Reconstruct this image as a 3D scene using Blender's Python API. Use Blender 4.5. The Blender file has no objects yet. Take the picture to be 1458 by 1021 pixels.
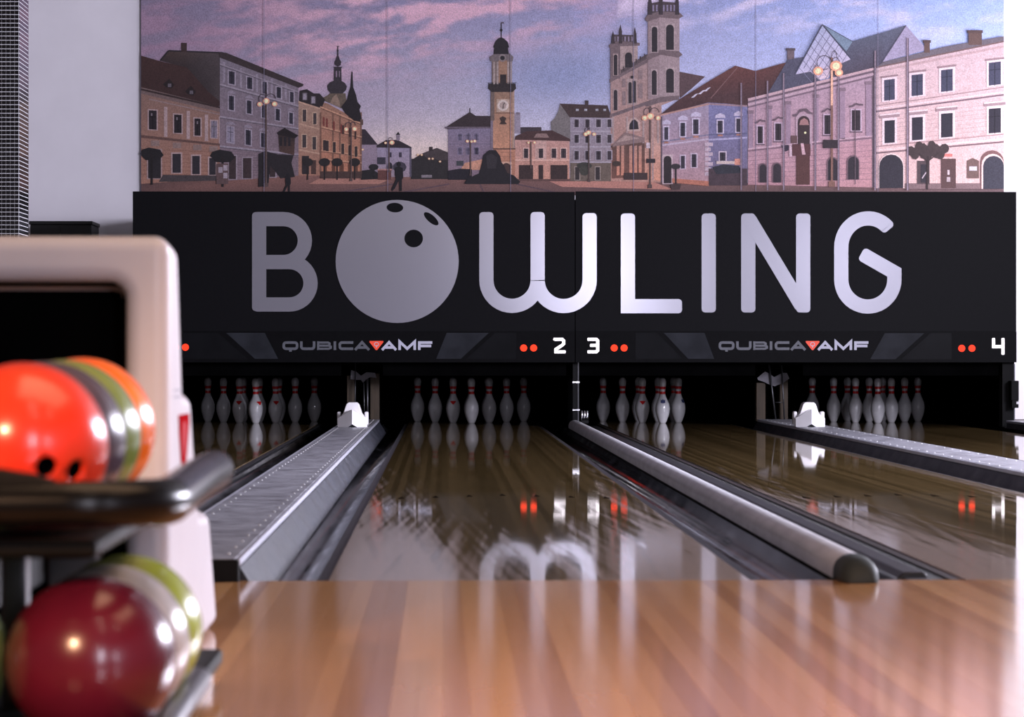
import bpy, bmesh, math, random
from mathutils import Vector, noise, Matrix
random.seed(7)
S = bpy.context.scene
COL = S.collection

# ------------------------------------------------------------------ camera
F = 4447.0                                   # focal length in pixels of the 1458 px wide frame
CX, CY, HZ, VPX = 729.0, 510.5, 507.5, 630.0
CAM_H = 0.56
YAW = math.atan((CX - VPX) / F)
PITCH = math.atan((HZ - CY) / F)
cam = bpy.data.cameras.new('camera')
cam.sensor_width = 36.0
cam.lens = F / 1458.0 * 36.0
cam.clip_end = 200
cam.dof.use_dof = True
cam.dof.focus_distance = 23.0
cam.dof.aperture_fstop = 8.5
camo = bpy.data.objects.new('camera', cam)
COL.objects.link(camo)
camo.location = (0, 0, CAM_H)
camo.rotation_euler = (math.pi / 2 + PITCH, 0, -YAW)
S.camera = camo
_R = Matrix.Rotation(-YAW, 3, 'Z') @ Matrix.Rotation(math.pi / 2 + PITCH, 3, 'X')

def ray(px, py):
    return _R @ Vector(((px - CX) / F, (CY - py) / F, -1.0))
def P(px, py, Y):                            # photo pixel -> point at depth Y
    d = ray(px, py); t = Y / d.y
    return Vector((d.x * t, Y, CAM_H + d.z * t))
def PX(px, py, X):                           # photo pixel -> point on the plane x = X
    d = ray(px, py); t = X / d.x
    return Vector((X, d.y * t, CAM_H + d.z * t))

# ------------------------------------------------------------------ light
S.view_settings.view_transform = 'Standard'
S.view_settings.look = 'None'
S.view_settings.exposure = 0.0
S.view_settings.gamma = 1.0
S.view_settings.use_curve_mapping = False
w = bpy.data.worlds.new('world'); S.world = w; w.use_nodes = True
w.node_tree.nodes['Background'].inputs[0].default_value = (0.5, 0.5, 0.62, 1)
w.node_tree.nodes['Background'].inputs[1].default_value = 0.15

def area(name, loc, direction, sx, sy, power, color, spread=180):
    l = bpy.data.lights.new(name, 'AREA'); l.shape = 'RECTANGLE'
    l.size = sx; l.size_y = sy; l.energy = power; l.color = color; l.spread = math.radians(spread)
    o = bpy.data.objects.new(name, l); COL.objects.link(o); o.location = loc
    o.rotation_euler = Vector(direction).to_track_quat('-Z', 'Y').to_euler()
    return o
def lamp(name, loc, power, color, r=0.06):
    l = bpy.data.lights.new(name, 'POINT'); l.energy = power; l.color = color; l.shadow_soft_size = r
    o = bpy.data.objects.new(name, l); COL.objects.link(o); o.location = loc
    return o
DAY = (0.86, 0.84, 1.0)
WARM = (1.0, 0.66, 0.40)
area('window_daylight_high', (7.42, 14.0, 2.6), (-1, 0, 0), 8.0, 1.4, 2450, DAY)
area('window_daylight_low', (7.42, 16.2, 1.75), (-1, 0, 0), 1.4, 0.7, 170, DAY)
area('window_daylight_back', (7.42, 26.2, 2.2), (-1, 0.0, 0), 2.4, 2.6, 330, (0.93, 0.9, 1.0))
area('window_daylight_rear', (2.75, -4.9, 2.2), (0, 1, 0), 0.75, 2.6, 260, DAY)
area('window_daylight_rear', (6.9, -4.9, 2.2), (0, 1, 0), 1.1, 2.6, 130, DAY)
area('hall_floor_fill', (1.2, 4.2, 4.5), (0, 0, -1), 4.0, 3.0, 105, (1.0, 0.62, 0.38), 140)  # unseen warm fill, added to brighten the approach
spot = lamp('hall_spot_lamp', (-1.7, 0.4, 2.2), 1, (1.0, 0.56, 0.32), 0.09)
sl = bpy.data.lights.new('hall_spot_lamp', 'SPOT'); sl.energy = 1000; sl.color = (1.0, 0.56, 0.32); sl.shadow_soft_size = 0.09
sl.spot_size = math.radians(24); sl.spot_blend = 0.6; spot.data = sl
spot.rotation_euler = (Vector((-0.05, 4.75, 0.0)) - spot.location).to_track_quat('-Z', 'Y').to_euler()
for i, (x, y, z) in enumerate(((1.2, -3.0, 3.4), (-1.6, -3.0, 3.4), (0.4, 2.2, 3.6), (0.9, 1.2, 3.6), (2.2, 2.0, 3.6))):
    lamp('hall_lamp', (x, y, z), 14, (1.0, 0.8, 0.62), 0.07)

# ------------------------------------------------------------------ materials
def lin(c):
    return tuple(((v / 255.0) / 12.92 if v / 255.0 <= 0.04045 else ((v / 255.0 + 0.055) / 1.055) ** 2.4) for v in c)
def mat(name, color, rough=0.5, metal=0.0, coat=0.0, spec=0.5, var=0.0, scale=8.0, stretch=(1, 1, 1), bump=0.0,
        color2=None, emit=0.0, aniso=0.0, rvar=0.0, lo=0.35, hi=0.65):
    m = bpy.data.materials.new(name); m.use_nodes = True
    nt = m.node_tree; b = nt.nodes['Principled BSDF']
    b.inputs['Base Color'].default_value = (*color, 1)
    b.inputs['Roughness'].default_value = rough
    b.inputs['Metallic'].default_value = metal
    b.inputs['Coat Weight'].default_value = coat
    b.inputs['Coat Roughness'].default_value = 0.05
    b.inputs['Specular IOR Level'].default_value = spec
    b.inputs['Anisotropic'].default_value = aniso
    if emit:
        b.inputs['Emission Color'].default_value = (*color, 1)
        b.inputs['Emission Strength'].default_value = emit
    if var or color2 or bump or rvar:
        tc = nt.nodes.new('ShaderNodeTexCoord'); mp = nt.nodes.new('ShaderNodeMapping')
        mp.inputs['Scale'].default_value = stretch
        nz = nt.nodes.new('ShaderNodeTexNoise'); nz.inputs['Scale'].default_value = scale
        nz.inputs['Detail'].default_value = 5
        nt.links.new(tc.outputs['Object'], mp.inputs[0]); nt.links.new(mp.outputs[0], nz.inputs['Vector'])
        if var or color2:
            rp = nt.nodes.new('ShaderNodeValToRGB')
            c2 = color2 or tuple(v * (1 - var) for v in color)
            rp.color_ramp.elements[0].position = lo; rp.color_ramp.elements[0].color = (*c2, 1)
            rp.color_ramp.elements[1].position = hi; rp.color_ramp.elements[1].color = (*color, 1)
            nt.links.new(nz.outputs[0], rp.inputs[0]); nt.links.new(rp.outputs[0], b.inputs['Base Color'])
        if rvar:
            mr = nt.nodes.new('ShaderNodeMapRange')
            mr.inputs['From Min'].default_value = 0.3; mr.inputs['From Max'].default_value = 0.7
            mr.inputs['To Min'].default_value = max(0.02, rough - rvar); mr.inputs['To Max'].default_value = rough + rvar
            nt.links.new(nz.outputs[0], mr.inputs[0]); nt.links.new(mr.outputs[0], b.inputs['Roughness'])
        if bump:
            bp = nt.nodes.new('ShaderNodeBump'); bp.inputs['Strength'].default_value = bump
            bp.inputs['Distance'].default_value = 0.01
            nt.links.new(nz.outputs[0], bp.inputs['Height']); nt.links.new(bp.outputs[0], b.inputs['Normal'])
    return m

M = {}
M['wall'] = mat('white_wall_paint', (0.87, 0.84, 0.90), 0.7, var=0.04, scale=3, bump=0.05)
M['hall'] = mat('dim_hall_wall', (0.10, 0.085, 0.08), 0.8, var=0.2, scale=2)
M['ceil'] = mat('dark_ceiling', (0.10, 0.09, 0.09), 0.8, var=0.2, scale=2)
M['black'] = mat('matt_black', (0.006, 0.006, 0.0065), 0.65, var=0.3, scale=5, spec=0.15)
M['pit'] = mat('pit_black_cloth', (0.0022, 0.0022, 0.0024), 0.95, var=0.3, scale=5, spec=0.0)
M['board'] = mat('black_sign_board', (0.0062, 0.0062, 0.0075), 0.5, var=0.15, scale=40, spec=0.06)
M['board2'] = mat('black_mask_board', (0.0042, 0.0042, 0.005), 0.5, var=0.2, scale=30, spec=0.05)
M['greyprint'] = mat('dark_grey_print', (0.026, 0.028, 0.034), 0.4, var=0.35, scale=6, spec=0.05)
M['greyprint2'] = mat('faint_grey_print', (0.0075, 0.0078, 0.0092), 0.4, var=0.25, scale=6, spec=0.05)
M['letter'] = mat('silver_letter_foil', (0.30, 0.295, 0.34), 0.17, metal=0.45, var=0.04, scale=300)
M['logo_grey'] = mat('grey_logo_ink', (0.10, 0.105, 0.125), 0.5, var=0.2, scale=60)
M['logo_white'] = mat('pale_logo_ink', (0.50, 0.50, 0.60), 0.5, var=0.05, scale=60)
M['logo_red'] = mat('glowing_red_logo_ink', (0.75, 0.06, 0.02), 0.5, emit=0.25)  # slight glow added to the ink, no lamp behind it
M['digit'] = mat('lit_white_digit', (1.0, 0.93, 0.96), 0.4, emit=1.0)
M['led'] = mat('lit_red_dot', (0.95, 0.042, 0.014), 0.5, emit=0.95, spec=0.1)
M['pin'] = mat('pin_plastic', (0.80, 0.79, 0.82), 0.25, coat=0.4, var=0.12, scale=14)
M['pinred'] = mat('pin_red_band', (0.75, 0.02, 0.02), 0.3, var=0.1, scale=20)
M['pinblue'] = mat('pin_blue_mark', (0.04, 0.05, 0.16), 0.4, var=0.1, scale=20)
M['capmetal'] = mat('worn_cap_metal', (0.34, 0.34, 0.38), 0.42, metal=0.3, color2=(0.09, 0.09, 0.105), scale=11, stretch=(1.0, 2.6, 1), rvar=0.15, lo=0.34, hi=0.56)
M['capside'] = mat('cap_side_metal', (0.028, 0.031, 0.043), 0.5, metal=0.0, var=0.4, scale=9, stretch=(1, 0.4, 1), rvar=0.1, spec=0.3)
M['caplip'] = mat('cap_lip_metal', (0.46, 0.46, 0.53), 0.4, metal=0.3, var=0.1, scale=4)
M['gutter'] = mat('dark_gutter_plastic', (0.016, 0.017, 0.02), 0.12, coat=0.0, var=0.5, scale=5, stretch=(2, 0.4, 1), rvar=0.05, bump=0.10, spec=0.22)
M['edge'] = mat('gutter_edge_strip', (0.016, 0.016, 0.018), 0.4, var=0.3, scale=8, spec=0.2)
M['woodedge'] = mat('lane_edge_wood', (0.024, 0.015, 0.010), 0.45, var=0.3, scale=12, spec=0.2)
M['rail'] = mat('silver_rail', (0.72, 0.72, 0.76), 0.35, metal=0.15, var=0.2, scale=18, stretch=(1, 0.3, 1))
M['endcap'] = mat('grey_rubber_cap', (0.035, 0.042, 0.042), 0.6, var=0.15, scale=10, spec=0.2)
M['whiteplastic'] = mat('white_plastic', (0.82, 0.80, 0.82), 0.3, coat=0.2, var=0.06, scale=4)
M['hood'] = mat('hood_white_plastic', (0.60, 0.58, 0.63), 0.4, coat=0.05, var=0.05, scale=5, spec=0.3)
M['hoodred'] = mat('hood_red_mark', (0.40, 0.010, 0.016), 0.9, var=0.3, scale=30, spec=0.0)
M['hoodpale'] = mat('hood_pale_mark', (0.55, 0.12, 0.14), 0.9, var=0.1, scale=30, spec=0.0)
M['smudge'] = mat('hood_grey_mark', (0.33, 0.32, 0.38), 0.5, var=0.2, scale=90)
M['blackgloss'] = mat('black_gloss_tube', (0.003, 0.003, 0.0035), 0.24, coat=0.0, var=0.3, scale=10, spec=0.2)
M['blacktray'] = mat('black_rack_tray', (0.004, 0.004, 0.004), 0.55, var=0.3, scale=12, spec=0.1)
M['greymetal'] = mat('grey_rack_metal', (0.11, 0.11, 0.12), 0.38, metal=0.7, var=0.2, scale=20)
M['chrome'] = mat('chrome', (0.75, 0.75, 0.78), 0.15, metal=1.0, var=0.05, scale=20)
M['postwood'] = mat('brown_post_wood', (0.055, 0.036, 0.02), 0.7, var=0.4, scale=14, stretch=(3, 3, 0.4))
M['bracket'] = mat('grey_bracket', (0.16, 0.15, 0.175), 0.6, var=0.25, scale=12)
M['cabinet'] = mat('black_cabinet', (0.010, 0.009, 0.010), 0.5, var=0.3, scale=6)
M['grout'] = mat('white_grout', (0.72, 0.72, 0.76), 0.8, var=0.1, scale=30)
M['tile'] = mat('black_glass_tile', (0.012, 0.011, 0.012), 0.12, coat=0.5, var=0.5, scale=9)
M['frame'] = mat('window_frame_white', (0.7, 0.7, 0.7), 0.5, var=0.05, scale=5)
M['arrow'] = mat('dark_arrow_inlay', (0.01, 0.007, 0.005), 0.95, var=0.1, scale=10, spec=0.0)
M['backing'] = mat('mural_backing', (0.5, 0.5, 0.52), 0.7, var=0.05, scale=5)

def mat_lane():
    m = bpy.data.materials.new('lane_wood_print'); m.use_nodes = True
    nt = m.node_tree; N = nt.nodes; L = nt.links; b = N['Principled BSDF']
    def math_(op, a, bb=None, clamp=False):
        n = N.new('ShaderNodeMath'); n.operation = op; n.use_clamp = clamp
        for i, v in enumerate((a, bb)):
            if v is None: continue
            if isinstance(v, (int, float)): n.inputs[i].default_value = v
            else: L.new(v, n.inputs[i])
        return n.outputs[0]
    tc = N.new('ShaderNodeTexCoord'); sp = N.new('ShaderNodeSeparateXYZ'); L.new(tc.outputs['Object'], sp.inputs[0])
    geo = N.new('ShaderNodeNewGeometry'); sg = N.new('ShaderNodeSeparateXYZ'); L.new(geo.outputs['Position'], sg.inputs[0])
    # printed boards, 27 mm wide
    bi = math_('FLOOR', math_('DIVIDE', sp.outputs[0], 0.027))
    wn = N.new('ShaderNodeTexWhiteNoise'); wn.noise_dimensions = '1D'; L.new(bi, wn.inputs['W'])
    mp = N.new('ShaderNodeMapping'); mp.inputs['Scale'].default_value = (40, 1.3, 1); L.new(geo.outputs['Position'], mp.inputs[0])
    gr = N.new('ShaderNodeTexNoise'); gr.inputs['Scale'].default_value = 1.0; gr.inputs['Detail'].default_value = 6; L.new(mp.outputs[0], gr.inputs['Vector'])
    tone = math_('ADD', math_('MULTIPLY', wn.outputs['Value'], 0.55), math_('MULTIPLY', gr.outputs[0], 0.5))
    rp = N.new('ShaderNodeValToRGB')
    rp.color_ramp.elements[0].position = 0.2; rp.color_ramp.elements[0].color = (0.105, 0.070, 0.028, 1)
    rp.color_ramp.elements[1].position = 0.85; rp.color_ramp.elements[1].color = (0.210, 0.140, 0.062, 1)
    L.new(tone, rp.inputs[0])
    # dry, scuffed finish with painted sheen: outer boards, wider towards the foul line, ragged by ball tracks
    e = math_('DIVIDE', math_('ABSOLUTE', sp.outputs[0]), 0.527)
    near = N.new('ShaderNodeMapRange'); near.inputs['From Min'].default_value = 7.8; near.inputs['From Max'].default_value = 17.0
    near.inputs['To Min'].default_value = 1.0; near.inputs['To Max'].default_value = 0.0; L.new(sg.outputs[1], near.inputs[0])
    near2 = math_('POWER', near.outputs[0], 1.6)
    def streak(angle, sx, sy, sc):
        q = N.new('ShaderNodeMapping'); q.inputs['Rotation'].default_value = (0, 0, angle); q.inputs['Scale'].default_value = (sx, sy, 1)
        # scale is applied before rotation in a POINT mapping; use two nodes
        r = N.new('ShaderNodeMapping'); r.inputs['Rotation'].default_value = (0, 0, angle); L.new(geo.outputs['Position'], r.inputs[0])
        q.inputs['Rotation'].default_value = (0, 0, 0); L.new(r.outputs[0], q.inputs[0])
        n = N.new('ShaderNodeTexNoise'); n.inputs['Scale'].default_value = sc; n.inputs['Detail'].default_value = 3; L.new(q.outputs[0], n.inputs['Vector'])
        return n.outputs[0]
    s1 = streak(0.045, 42, 0.35, 1.0); s2 = streak(-0.05, 38, 0.3, 1.0); s3 = streak(0.012, 16, 0.25, 1.0)
    tracks = math_('ADD', math_('ADD', math_('MULTIPLY', s1, 0.7), math_('MULTIPLY', s2, 0.7)), math_('MULTIPLY', s3, 0.6))
    d = math_('ADD', math_('ADD', math_('MULTIPLY', e, 0.75), math_('MULTIPLY', near2, 1.1)), math_('MULTIPLY', math_('SUBTRACT', tracks, 1.0), 1.5))
    ss = N.new('ShaderNodeMapRange'); ss.interpolation_type = 'SMOOTHSTEP'
    ss.inputs['From Min'].default_value = 0.85; ss.inputs['From Max'].default_value = 1.45; L.new(d, ss.inputs[0])
    dry_sheen = ss.outputs[0]
    mx = N.new('ShaderNodeMix'); mx.data_type = 'RGBA'
    L.new(math_('MULTIPLY', dry_sheen, 0.8), mx.inputs[0]); L.new(rp.outputs[0], mx.inputs[6]); mx.inputs[7].default_value = (0.52, 0.41, 0.36, 1)  # pale mix paints in the light reflected off the scuffed boards
    L.new(mx.outputs[2], b.inputs['Base Color'])
    ro = math_('ADD', math_('MULTIPLY', dry_sheen, 0.055), 0.03)
    L.new(ro, b.inputs['Roughness'])
    b.inputs['Specular IOR Level'].default_value = 0.5
    # slight waviness of the laminate
    wv = N.new('ShaderNodeTexNoise'); wv.inputs['Scale'].default_value = 3.0; wv.inputs['Detail'].default_value = 1
    q = N.new('ShaderNodeMapping'); q.inputs['Scale'].default_value = (1.2, 0.9, 1); L.new(geo.outputs['Position'], q.inputs[0]); L.new(q.outputs[0], wv.inputs['Vector'])
    bp = N.new('ShaderNodeBump'); bp.inputs['Strength'].default_value = 0.05; bp.inputs['Distance'].default_value = 0.002
    L.new(wv.outputs[0], bp.inputs['Height']); L.new(bp.outputs[0], b.inputs['Normal'])
    return m
M['lane'] = mat_lane()

def mat_plank():
    m = bpy.data.materials.new('approach_plank_wood'); m.use_nodes = True
    nt = m.node_tree; N = nt.nodes; L = nt.links; b = N['Principled BSDF']
    oi = N.new('ShaderNodeObjectInfo')
    geo = N.new('ShaderNodeNewGeometry'); mp = N.new('ShaderNodeMapping'); mp.inputs['Scale'].default_value = (60, 3, 1)
    L.new(geo.outputs['Position'], mp.inputs[0])
    gr = N.new('ShaderNodeTexNoise'); gr.inputs['Scale'].default_value = 1.0; gr.inputs['Detail'].default_value = 6; L.new(mp.outputs[0], gr.inputs['Vector'])
    a = N.new('ShaderNodeMath'); a.operation = 'MULTIPLY'; a.inputs[1].default_value = 0.75; L.new(oi.outputs['Random'], a.inputs[0])
    c = N.new('ShaderNodeMath'); c.operation = 'MULTIPLY_ADD'; c.inputs[1].default_value = 0.3; L.new(gr.outputs[0], c.inputs[0]); L.new(a.outputs[0], c.inputs[2])
    rp = N.new('ShaderNodeValToRGB')
    rp.color_ramp.elements[0].position = 0.1; rp.color_ramp.elements[0].color = (0.40, 0.185, 0.066, 1)
    rp.color_ramp.elements[1].position = 0.95; rp.color_ramp.elements[1].color = (0.72, 0.40, 0.175, 1)
    L.new(c.outputs[0], rp.inputs[0]); L.new(rp.outputs[0], b.inputs['Base Color'])
    b.inputs['Roughness'].default_value = 0.10
    b.inputs['Specular IOR Level'].default_value = 0.45
    return m
M['plank'] = mat_plank()

def mat_print():
    m = bpy.data.materials.new('mural_print'); m.use_nodes = True
    nt = m.node_tree; b = nt.nodes['Principled BSDF']
    at = nt.nodes.new('ShaderNodeAttribute'); at.attribute_name = 'Col'
    tc = nt.nodes.new('ShaderNodeNewGeometry')
    nz = nt.nodes.new('ShaderNodeTexNoise'); nz.inputs['Scale'].default_value = 90; nz.inputs['Detail'].default_value = 2
    nt.links.new(tc.outputs['Position'], nz.inputs['Vector'])
    mr = nt.nodes.new('ShaderNodeMapRange'); mr.inputs['From Min'].default_value = 0.25; mr.inputs['From Max'].default_value = 0.75
    mr.inputs['To Min'].default_value = 0.72; mr.inputs['To Max'].default_value = 1.28
    nt.links.new(nz.outputs[0], mr.inputs[0])
    mx = nt.nodes.new('ShaderNodeVectorMath'); mx.operation = 'MULTIPLY'
    nt.links.new(at.outputs['Color'], mx.inputs[0]); nt.links.new(mr.outputs[0], mx.inputs[1])
    n2 = nt.nodes.new('ShaderNodeTexNoise'); n2.inputs['Scale'].default_value = 22; n2.inputs['Detail'].default_value = 4
    nt.links.new(tc.outputs['Position'], n2.inputs['Vector'])
    m2 = nt.nodes.new('ShaderNodeMapRange'); m2.inputs['From Min'].default_value = 0.25; m2.inputs['From Max'].default_value = 0.75
    m2.inputs['To Min'].default_value = 0.91; m2.inputs['To Max'].default_value = 1.09
    nt.links.new(n2.outputs[0], m2.inputs[0])
    m3 = nt.nodes.new('ShaderNodeVectorMath'); m3.operation = 'MULTIPLY'
    nt.links.new(mx.outputs[0], m3.inputs[0]); nt.links.new(m2.outputs[0], m3.inputs[1])
    hs = nt.nodes.new('ShaderNodeHueSaturation'); hs.inputs['Saturation'].default_value = 0.86
    nt.links.new(m3.outputs[0], hs.inputs['Color'])
    nt.links.new(hs.outputs[0], b.inputs['Base Color'])
    b.inputs['Roughness'].default_value = 0.55
    b.inputs['Specular IOR Level'].default_value = 0.25
    return m
M['print'] = mat_print()

def mat_ball(name, c1, c2, scale=9, rough=0.24):
    return mat(name, c1, rough, coat=0.12, spec=0.4, color2=c2, scale=scale, lo=0.38, hi=0.62)

# ------------------------------------------------------------------ mesh helpers
def link(name, me, material=None, parent=None, smooth=False):
    o = bpy.data.objects.new(name, me)
    COL.objects.link(o)
    if material is not None and not me.materials:
        me.materials.append(M[material] if isinstance(material, str) else material)
    if smooth:
        for p in me.polygons: p.use_smooth = True
    if parent is not None: o.parent = parent
    return o
def tag(o, label, cat, group=None, kind=None):
    if label: o['label'] = label
    if cat: o['category'] = cat
    if group: o['group'] = group
    if kind: o['kind'] = kind
    return o
def thing(name, label, cat, loc=(0, 0, 0), group=None):
    o = bpy.data.objects.new(name, None); COL.objects.link(o); o.location = loc
    o.empty_display_size = 0.1
    return tag(o, label, cat, group)
def structure(o):
    o['kind'] = 'structure'; return o

class MB:
    def __init__(s): s.v = []; s.f = []
    def box(s, x0, x1, y0, y1, z0, z1):
        n = len(s.v)
        s.v += [(x, y, z) for z in (z0, z1) for y in (y0, y1) for x in (x0, x1)]
        s.f += [tuple(n + i for i in q) for q in ((0, 2, 3, 1), (4, 5, 7, 6), (0, 1, 5, 4), (2, 6, 7, 3), (0, 4, 6, 2), (1, 3, 7, 5))]
        return s
    def prism(s, pts, axis, a, b):           # 2D outline extruded along an axis ('x','y','z')
        n = len(s.v); k = len(pts)
        def pt(p, c):
            return {'x': (c, p[0], p[1]), 'y': (p[0], c, p[1]), 'z': (p[0], p[1], c)}[axis]
        s.v += [pt(p, a) for p in pts] + [pt(p, b) for p in pts]
        s.f.append(tuple(range(n, n + k))); s.f.append(tuple(range(n + 2 * k - 1, n + k - 1, -1)))
        for i in range(k):
            j = (i + 1) % k
            s.f.append((n + i, n + k + i, n + k + j, n + j))
        return s
    def lathe(s, prof, c=(0, 0, 0), seg=24):
        n = len(s.v); k = len(prof)
        for i in range(seg):
            a = 2 * math.pi * i / seg
            for r, z in prof:
                s.v.append((c[0] + r * math.cos(a), c[1] + r * math.sin(a), c[2] + z))
        for i in range(seg):
            j = (i + 1) % seg
            for q in range(k - 1):
                s.f.append((n + i * k + q, n + j * k + q, n + j * k + q + 1, n + i * k + q + 1))
        return s
    def tube(s, path, r, seg=12, caps=True):
        path = [Vector(p) for p in path]; n = len(s.v); m = len(path)
        rs = r if isinstance(r, (list, tuple)) else [r] * m
        for i, p in enumerate(path):
            t = (path[min(i + 1, m - 1)] - path[max(i - 1, 0)]).normalized()
            up = Vector((0, 0, 1)) if abs(t.z) < 0.9 else Vector((0, 1, 0))
            a = t.cross(up).normalized(); b = a.cross(t).normalized()
            for q in range(seg):
                an = 2 * math.pi * q / seg
                s.v.append(tuple(p + a * (rs[i] * math.cos(an)) + b * (rs[i] * math.sin(an))))
        for i in range(m - 1):
            for q in range(seg):
                q2 = (q + 1) % seg
                s.f.append((n + i * seg + q, n + i * seg + q2, n + (i + 1) * seg + q2, n + (i + 1) * seg + q))
        if caps:
            s.f.append(tuple(n + q for q in range(seg - 1, -1, -1)))
            s.f.append(tuple(n + (m - 1) * seg + q for q in range(seg)))
        return s
    def mesh(s, name):
        me = bpy.data.meshes.new(name); me.from_pydata(s.v, [], s.f); me.update()
        bm = bmesh.new(); bm.from_mesh(me); bmesh.ops.recalc_face_normals(bm, faces=bm.faces); bm.to_mesh(me); bm.free()
        return me
    def build(s, name, material, parent=None, smooth=False):
        return link(name, s.mesh(name), material, parent, smooth)

def bevelled(o, width, seg=3, angle=30, smooth=True):
    md = o.modifiers.new('bevel', 'BEVEL'); md.width = width; md.segments = seg
    md.limit_method = 'ANGLE'; md.angle_limit = math.radians(angle); md.use_clamp_overlap = True
    if smooth:
        for p in o.data.polygons: p.use_smooth = True
        wn = o.modifiers.new('wn', 'WEIGHTED_NORMAL'); wn.keep_sharp = False
    return o
def bake(o):                                  # apply the modifiers
    dg = bpy.context.evaluated_depsgraph_get(); dg.update()
    me = bpy.data.meshes.new_from_object(o.evaluated_get(dg)); old = o.data
    o.modifiers.clear(); o.data = me
    return o

def arc(cx, cy, rx, ry, a0, a1, n=14):        # photo pixels, y down
    return [(cx + rx * math.cos(math.radians(a0 + (a1 - a0) * i / n)), cy - ry * math.sin(math.radians(a0 + (a1 - a0) * i / n))) for i in range(n + 1)]

def stroke(mb, pts, width, Y, thick, rnd=0.0, back=None):
    """flat letter stroke: polyline in photo pixels, given width, on the plane at depth Y, standing proud by thick"""
    mb.n = getattr(mb, 'n', 0) + 1; Y -= 0.00015 * mb.n            # overlapping strokes of one letter lie a hair apart
    q = []
    for p in pts:
        if not q or (Vector(p) - q[-1]).length > 0.05: q.append(Vector(p))
    pts = q; secs = []
    m = len(pts); h = width / 2
    def add(p, nrm, hw): secs.append((p + nrm * hw, p - nrm * hw))
    for i in range(m):
        d0 = (pts[i] - pts[i - 1]).normalized() if i else None
        d1 = (pts[i + 1] - pts[i]).normalized() if i < m - 1 else None
        if d0 is None or d1 is None:
            d = d1 if d0 is None else d0; nr = Vector((-d.y, d.x))
            if rnd:
                steps = [(rnd * (1 - math.sin(t)), h - rnd + rnd * math.cos(t)) for t in (math.pi / 2, math.pi / 3, math.pi / 6, 0)]
                if d0 is None:
                    for dist, hw in steps: add(pts[i] + d * dist, nr, hw)
                else:
                    for dist, hw in reversed(steps): add(pts[i] - d * dist, nr, hw)
            else: add(pts[i], nr, h)
        else:
            n0 = Vector((-d0.y, d0.x)); n1 = Vector((-d1.y, d1.x)); nn = (n0 + n1).normalized()
            add(pts[i], nn, h / max(0.35, nn.dot(n0)))
    n = len(mb.v)
    for a, b in secs:
        for q in (a, b): mb.v.append(tuple(P(q.x, q.y, Y)))
    k = len(secs) * 2
    mb.v += [(v[0], v[1] - thick, v[2]) for v in mb.v[n:n + k]]
    for i in range(len(secs) - 1):
        a, b, c, d = n + 2 * i, n + 2 * i + 1, n + 2 * i + 3, n + 2 * i + 2
        mb.f += [(a + k, b + k, c + k, d + k), (a, d, c, b), (a, a + k, d + k, d), (b, c, c + k, b + k)]
    mb.f += [(n, n + 1, n + 1 + k, n + k), (n + k - 2, n + 2 * k - 2, n + 2 * k - 1, n + k - 1)]
    return mb
def flat(mb, pts, Y, thick):                  # closed flat outline in photo pixels
    n = len(mb.v); k = len(pts)
    q = [P(x, y, Y) for x, y in pts]
    mb.v += [tuple(v) for v in q] + [(v.x, v.y - thick, v.z) for v in q]
    mb.f.append(tuple(range(n, n + k))); mb.f.append(tuple(range(n + k, n + 2 * k)))
    for i in range(k):
        j = (i + 1) % k
        mb.f.append((n + i, n + j, n + k + j, n + k + i))
    return mb

# ------------------------------------------------------------------ the hall
FOUL = 7.80
MASK_Y = 24.6
WALL_Y = 28.0
XL, XR = -5.2, 7.5
fl = MB().box(XL, XR, -5, FOUL - 0.002, -0.16, -0.032).box(XL, -2.52, FOUL, WALL_Y, -0.16, -0.005).box(4.72, XR, FOUL, WALL_Y, -0.16, -0.005)
fl.box(-2.52, 4.72, FOUL, WALL_Y, -0.24, -0.14)
floor = structure(fl.build('floor', 'hall'))
structure(MB().box(XL - 0.15, XR + 0.15, WALL_Y, WALL_Y + 0.15, -0.16, 4.6).build('wall_back', 'wall'))
structure(MB().box(XL - 0.15, XL, -5, WALL_Y, -0.16, 4.6).build('wall_left', 'hall'))
structure(MB().box(XL - 0.15, XR + 0.15, -5.15, -5.0, -0.16, 4.6).build('wall_rear', 'hall'))
wr = MB()
for a, b in ((-5, 9.9), (18.1, 24.9), (27.5, WALL_Y)): wr.box(XR, XR + 0.15, a, b, -0.16, 4.6)
for a, b in ((9.9, 18.1), (24.9, 27.5)): wr.box(XR, XR + 0.15, a, b, -0.16, 0.7).box(XR, XR + 0.15, a, b, 3.55, 4.6)
wr.box(XR, XR + 0.15, 9.9, 18.1, 2.8, 3.56)
structure(wr.build('wall_right', 'wall'))
structure(MB().box(XL, XR, -5, WALL_Y, 4.6, 4.72).build('ceiling', 'ceil'))
for i, (a, b, z0, z1, n) in enumerate(((9.9, 18.1, 0.7, 2.8, 4), (24.9, 27.5, 0.7, 3.55, 2))):
    fr = MB()
    for q in range(n + 1):
        y = a + (b - a) * q / n; fr.box(XR - 0.06, XR + 0.02, y - 0.03, y + 0.03, z0, z1)
    fr.box(XR - 0.06, XR + 0.02, a, b, z0 - 0.03, z0 + 0.03).box(XR - 0.06, XR + 0.02, a, b, z1 - 0.03, z1 + 0.03)
    structure(fr.build('window_%d' % (i + 1), 'frame'))

# approach planks
PW = 0.043
pm = MB()
pm.prism([(-PW / 2 + 0.0001, -0.03), (PW / 2 - 0.0001, -0.03), (PW / 2 - 0.0001, -0.0002), (PW / 2 - 0.0003, 0), (-PW / 2 + 0.0003, 0), (-PW / 2 + 0.0001, -0.0002)], 'y', 0.0, FOUL - 1.0)
pme = pm.mesh('plank'); pme.materials.append(M['plank'])
for i in range(143):
    o = link('plank', pme, None, floor); o.location = (-2.6 + PW * i, 1.0, 0)

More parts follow.
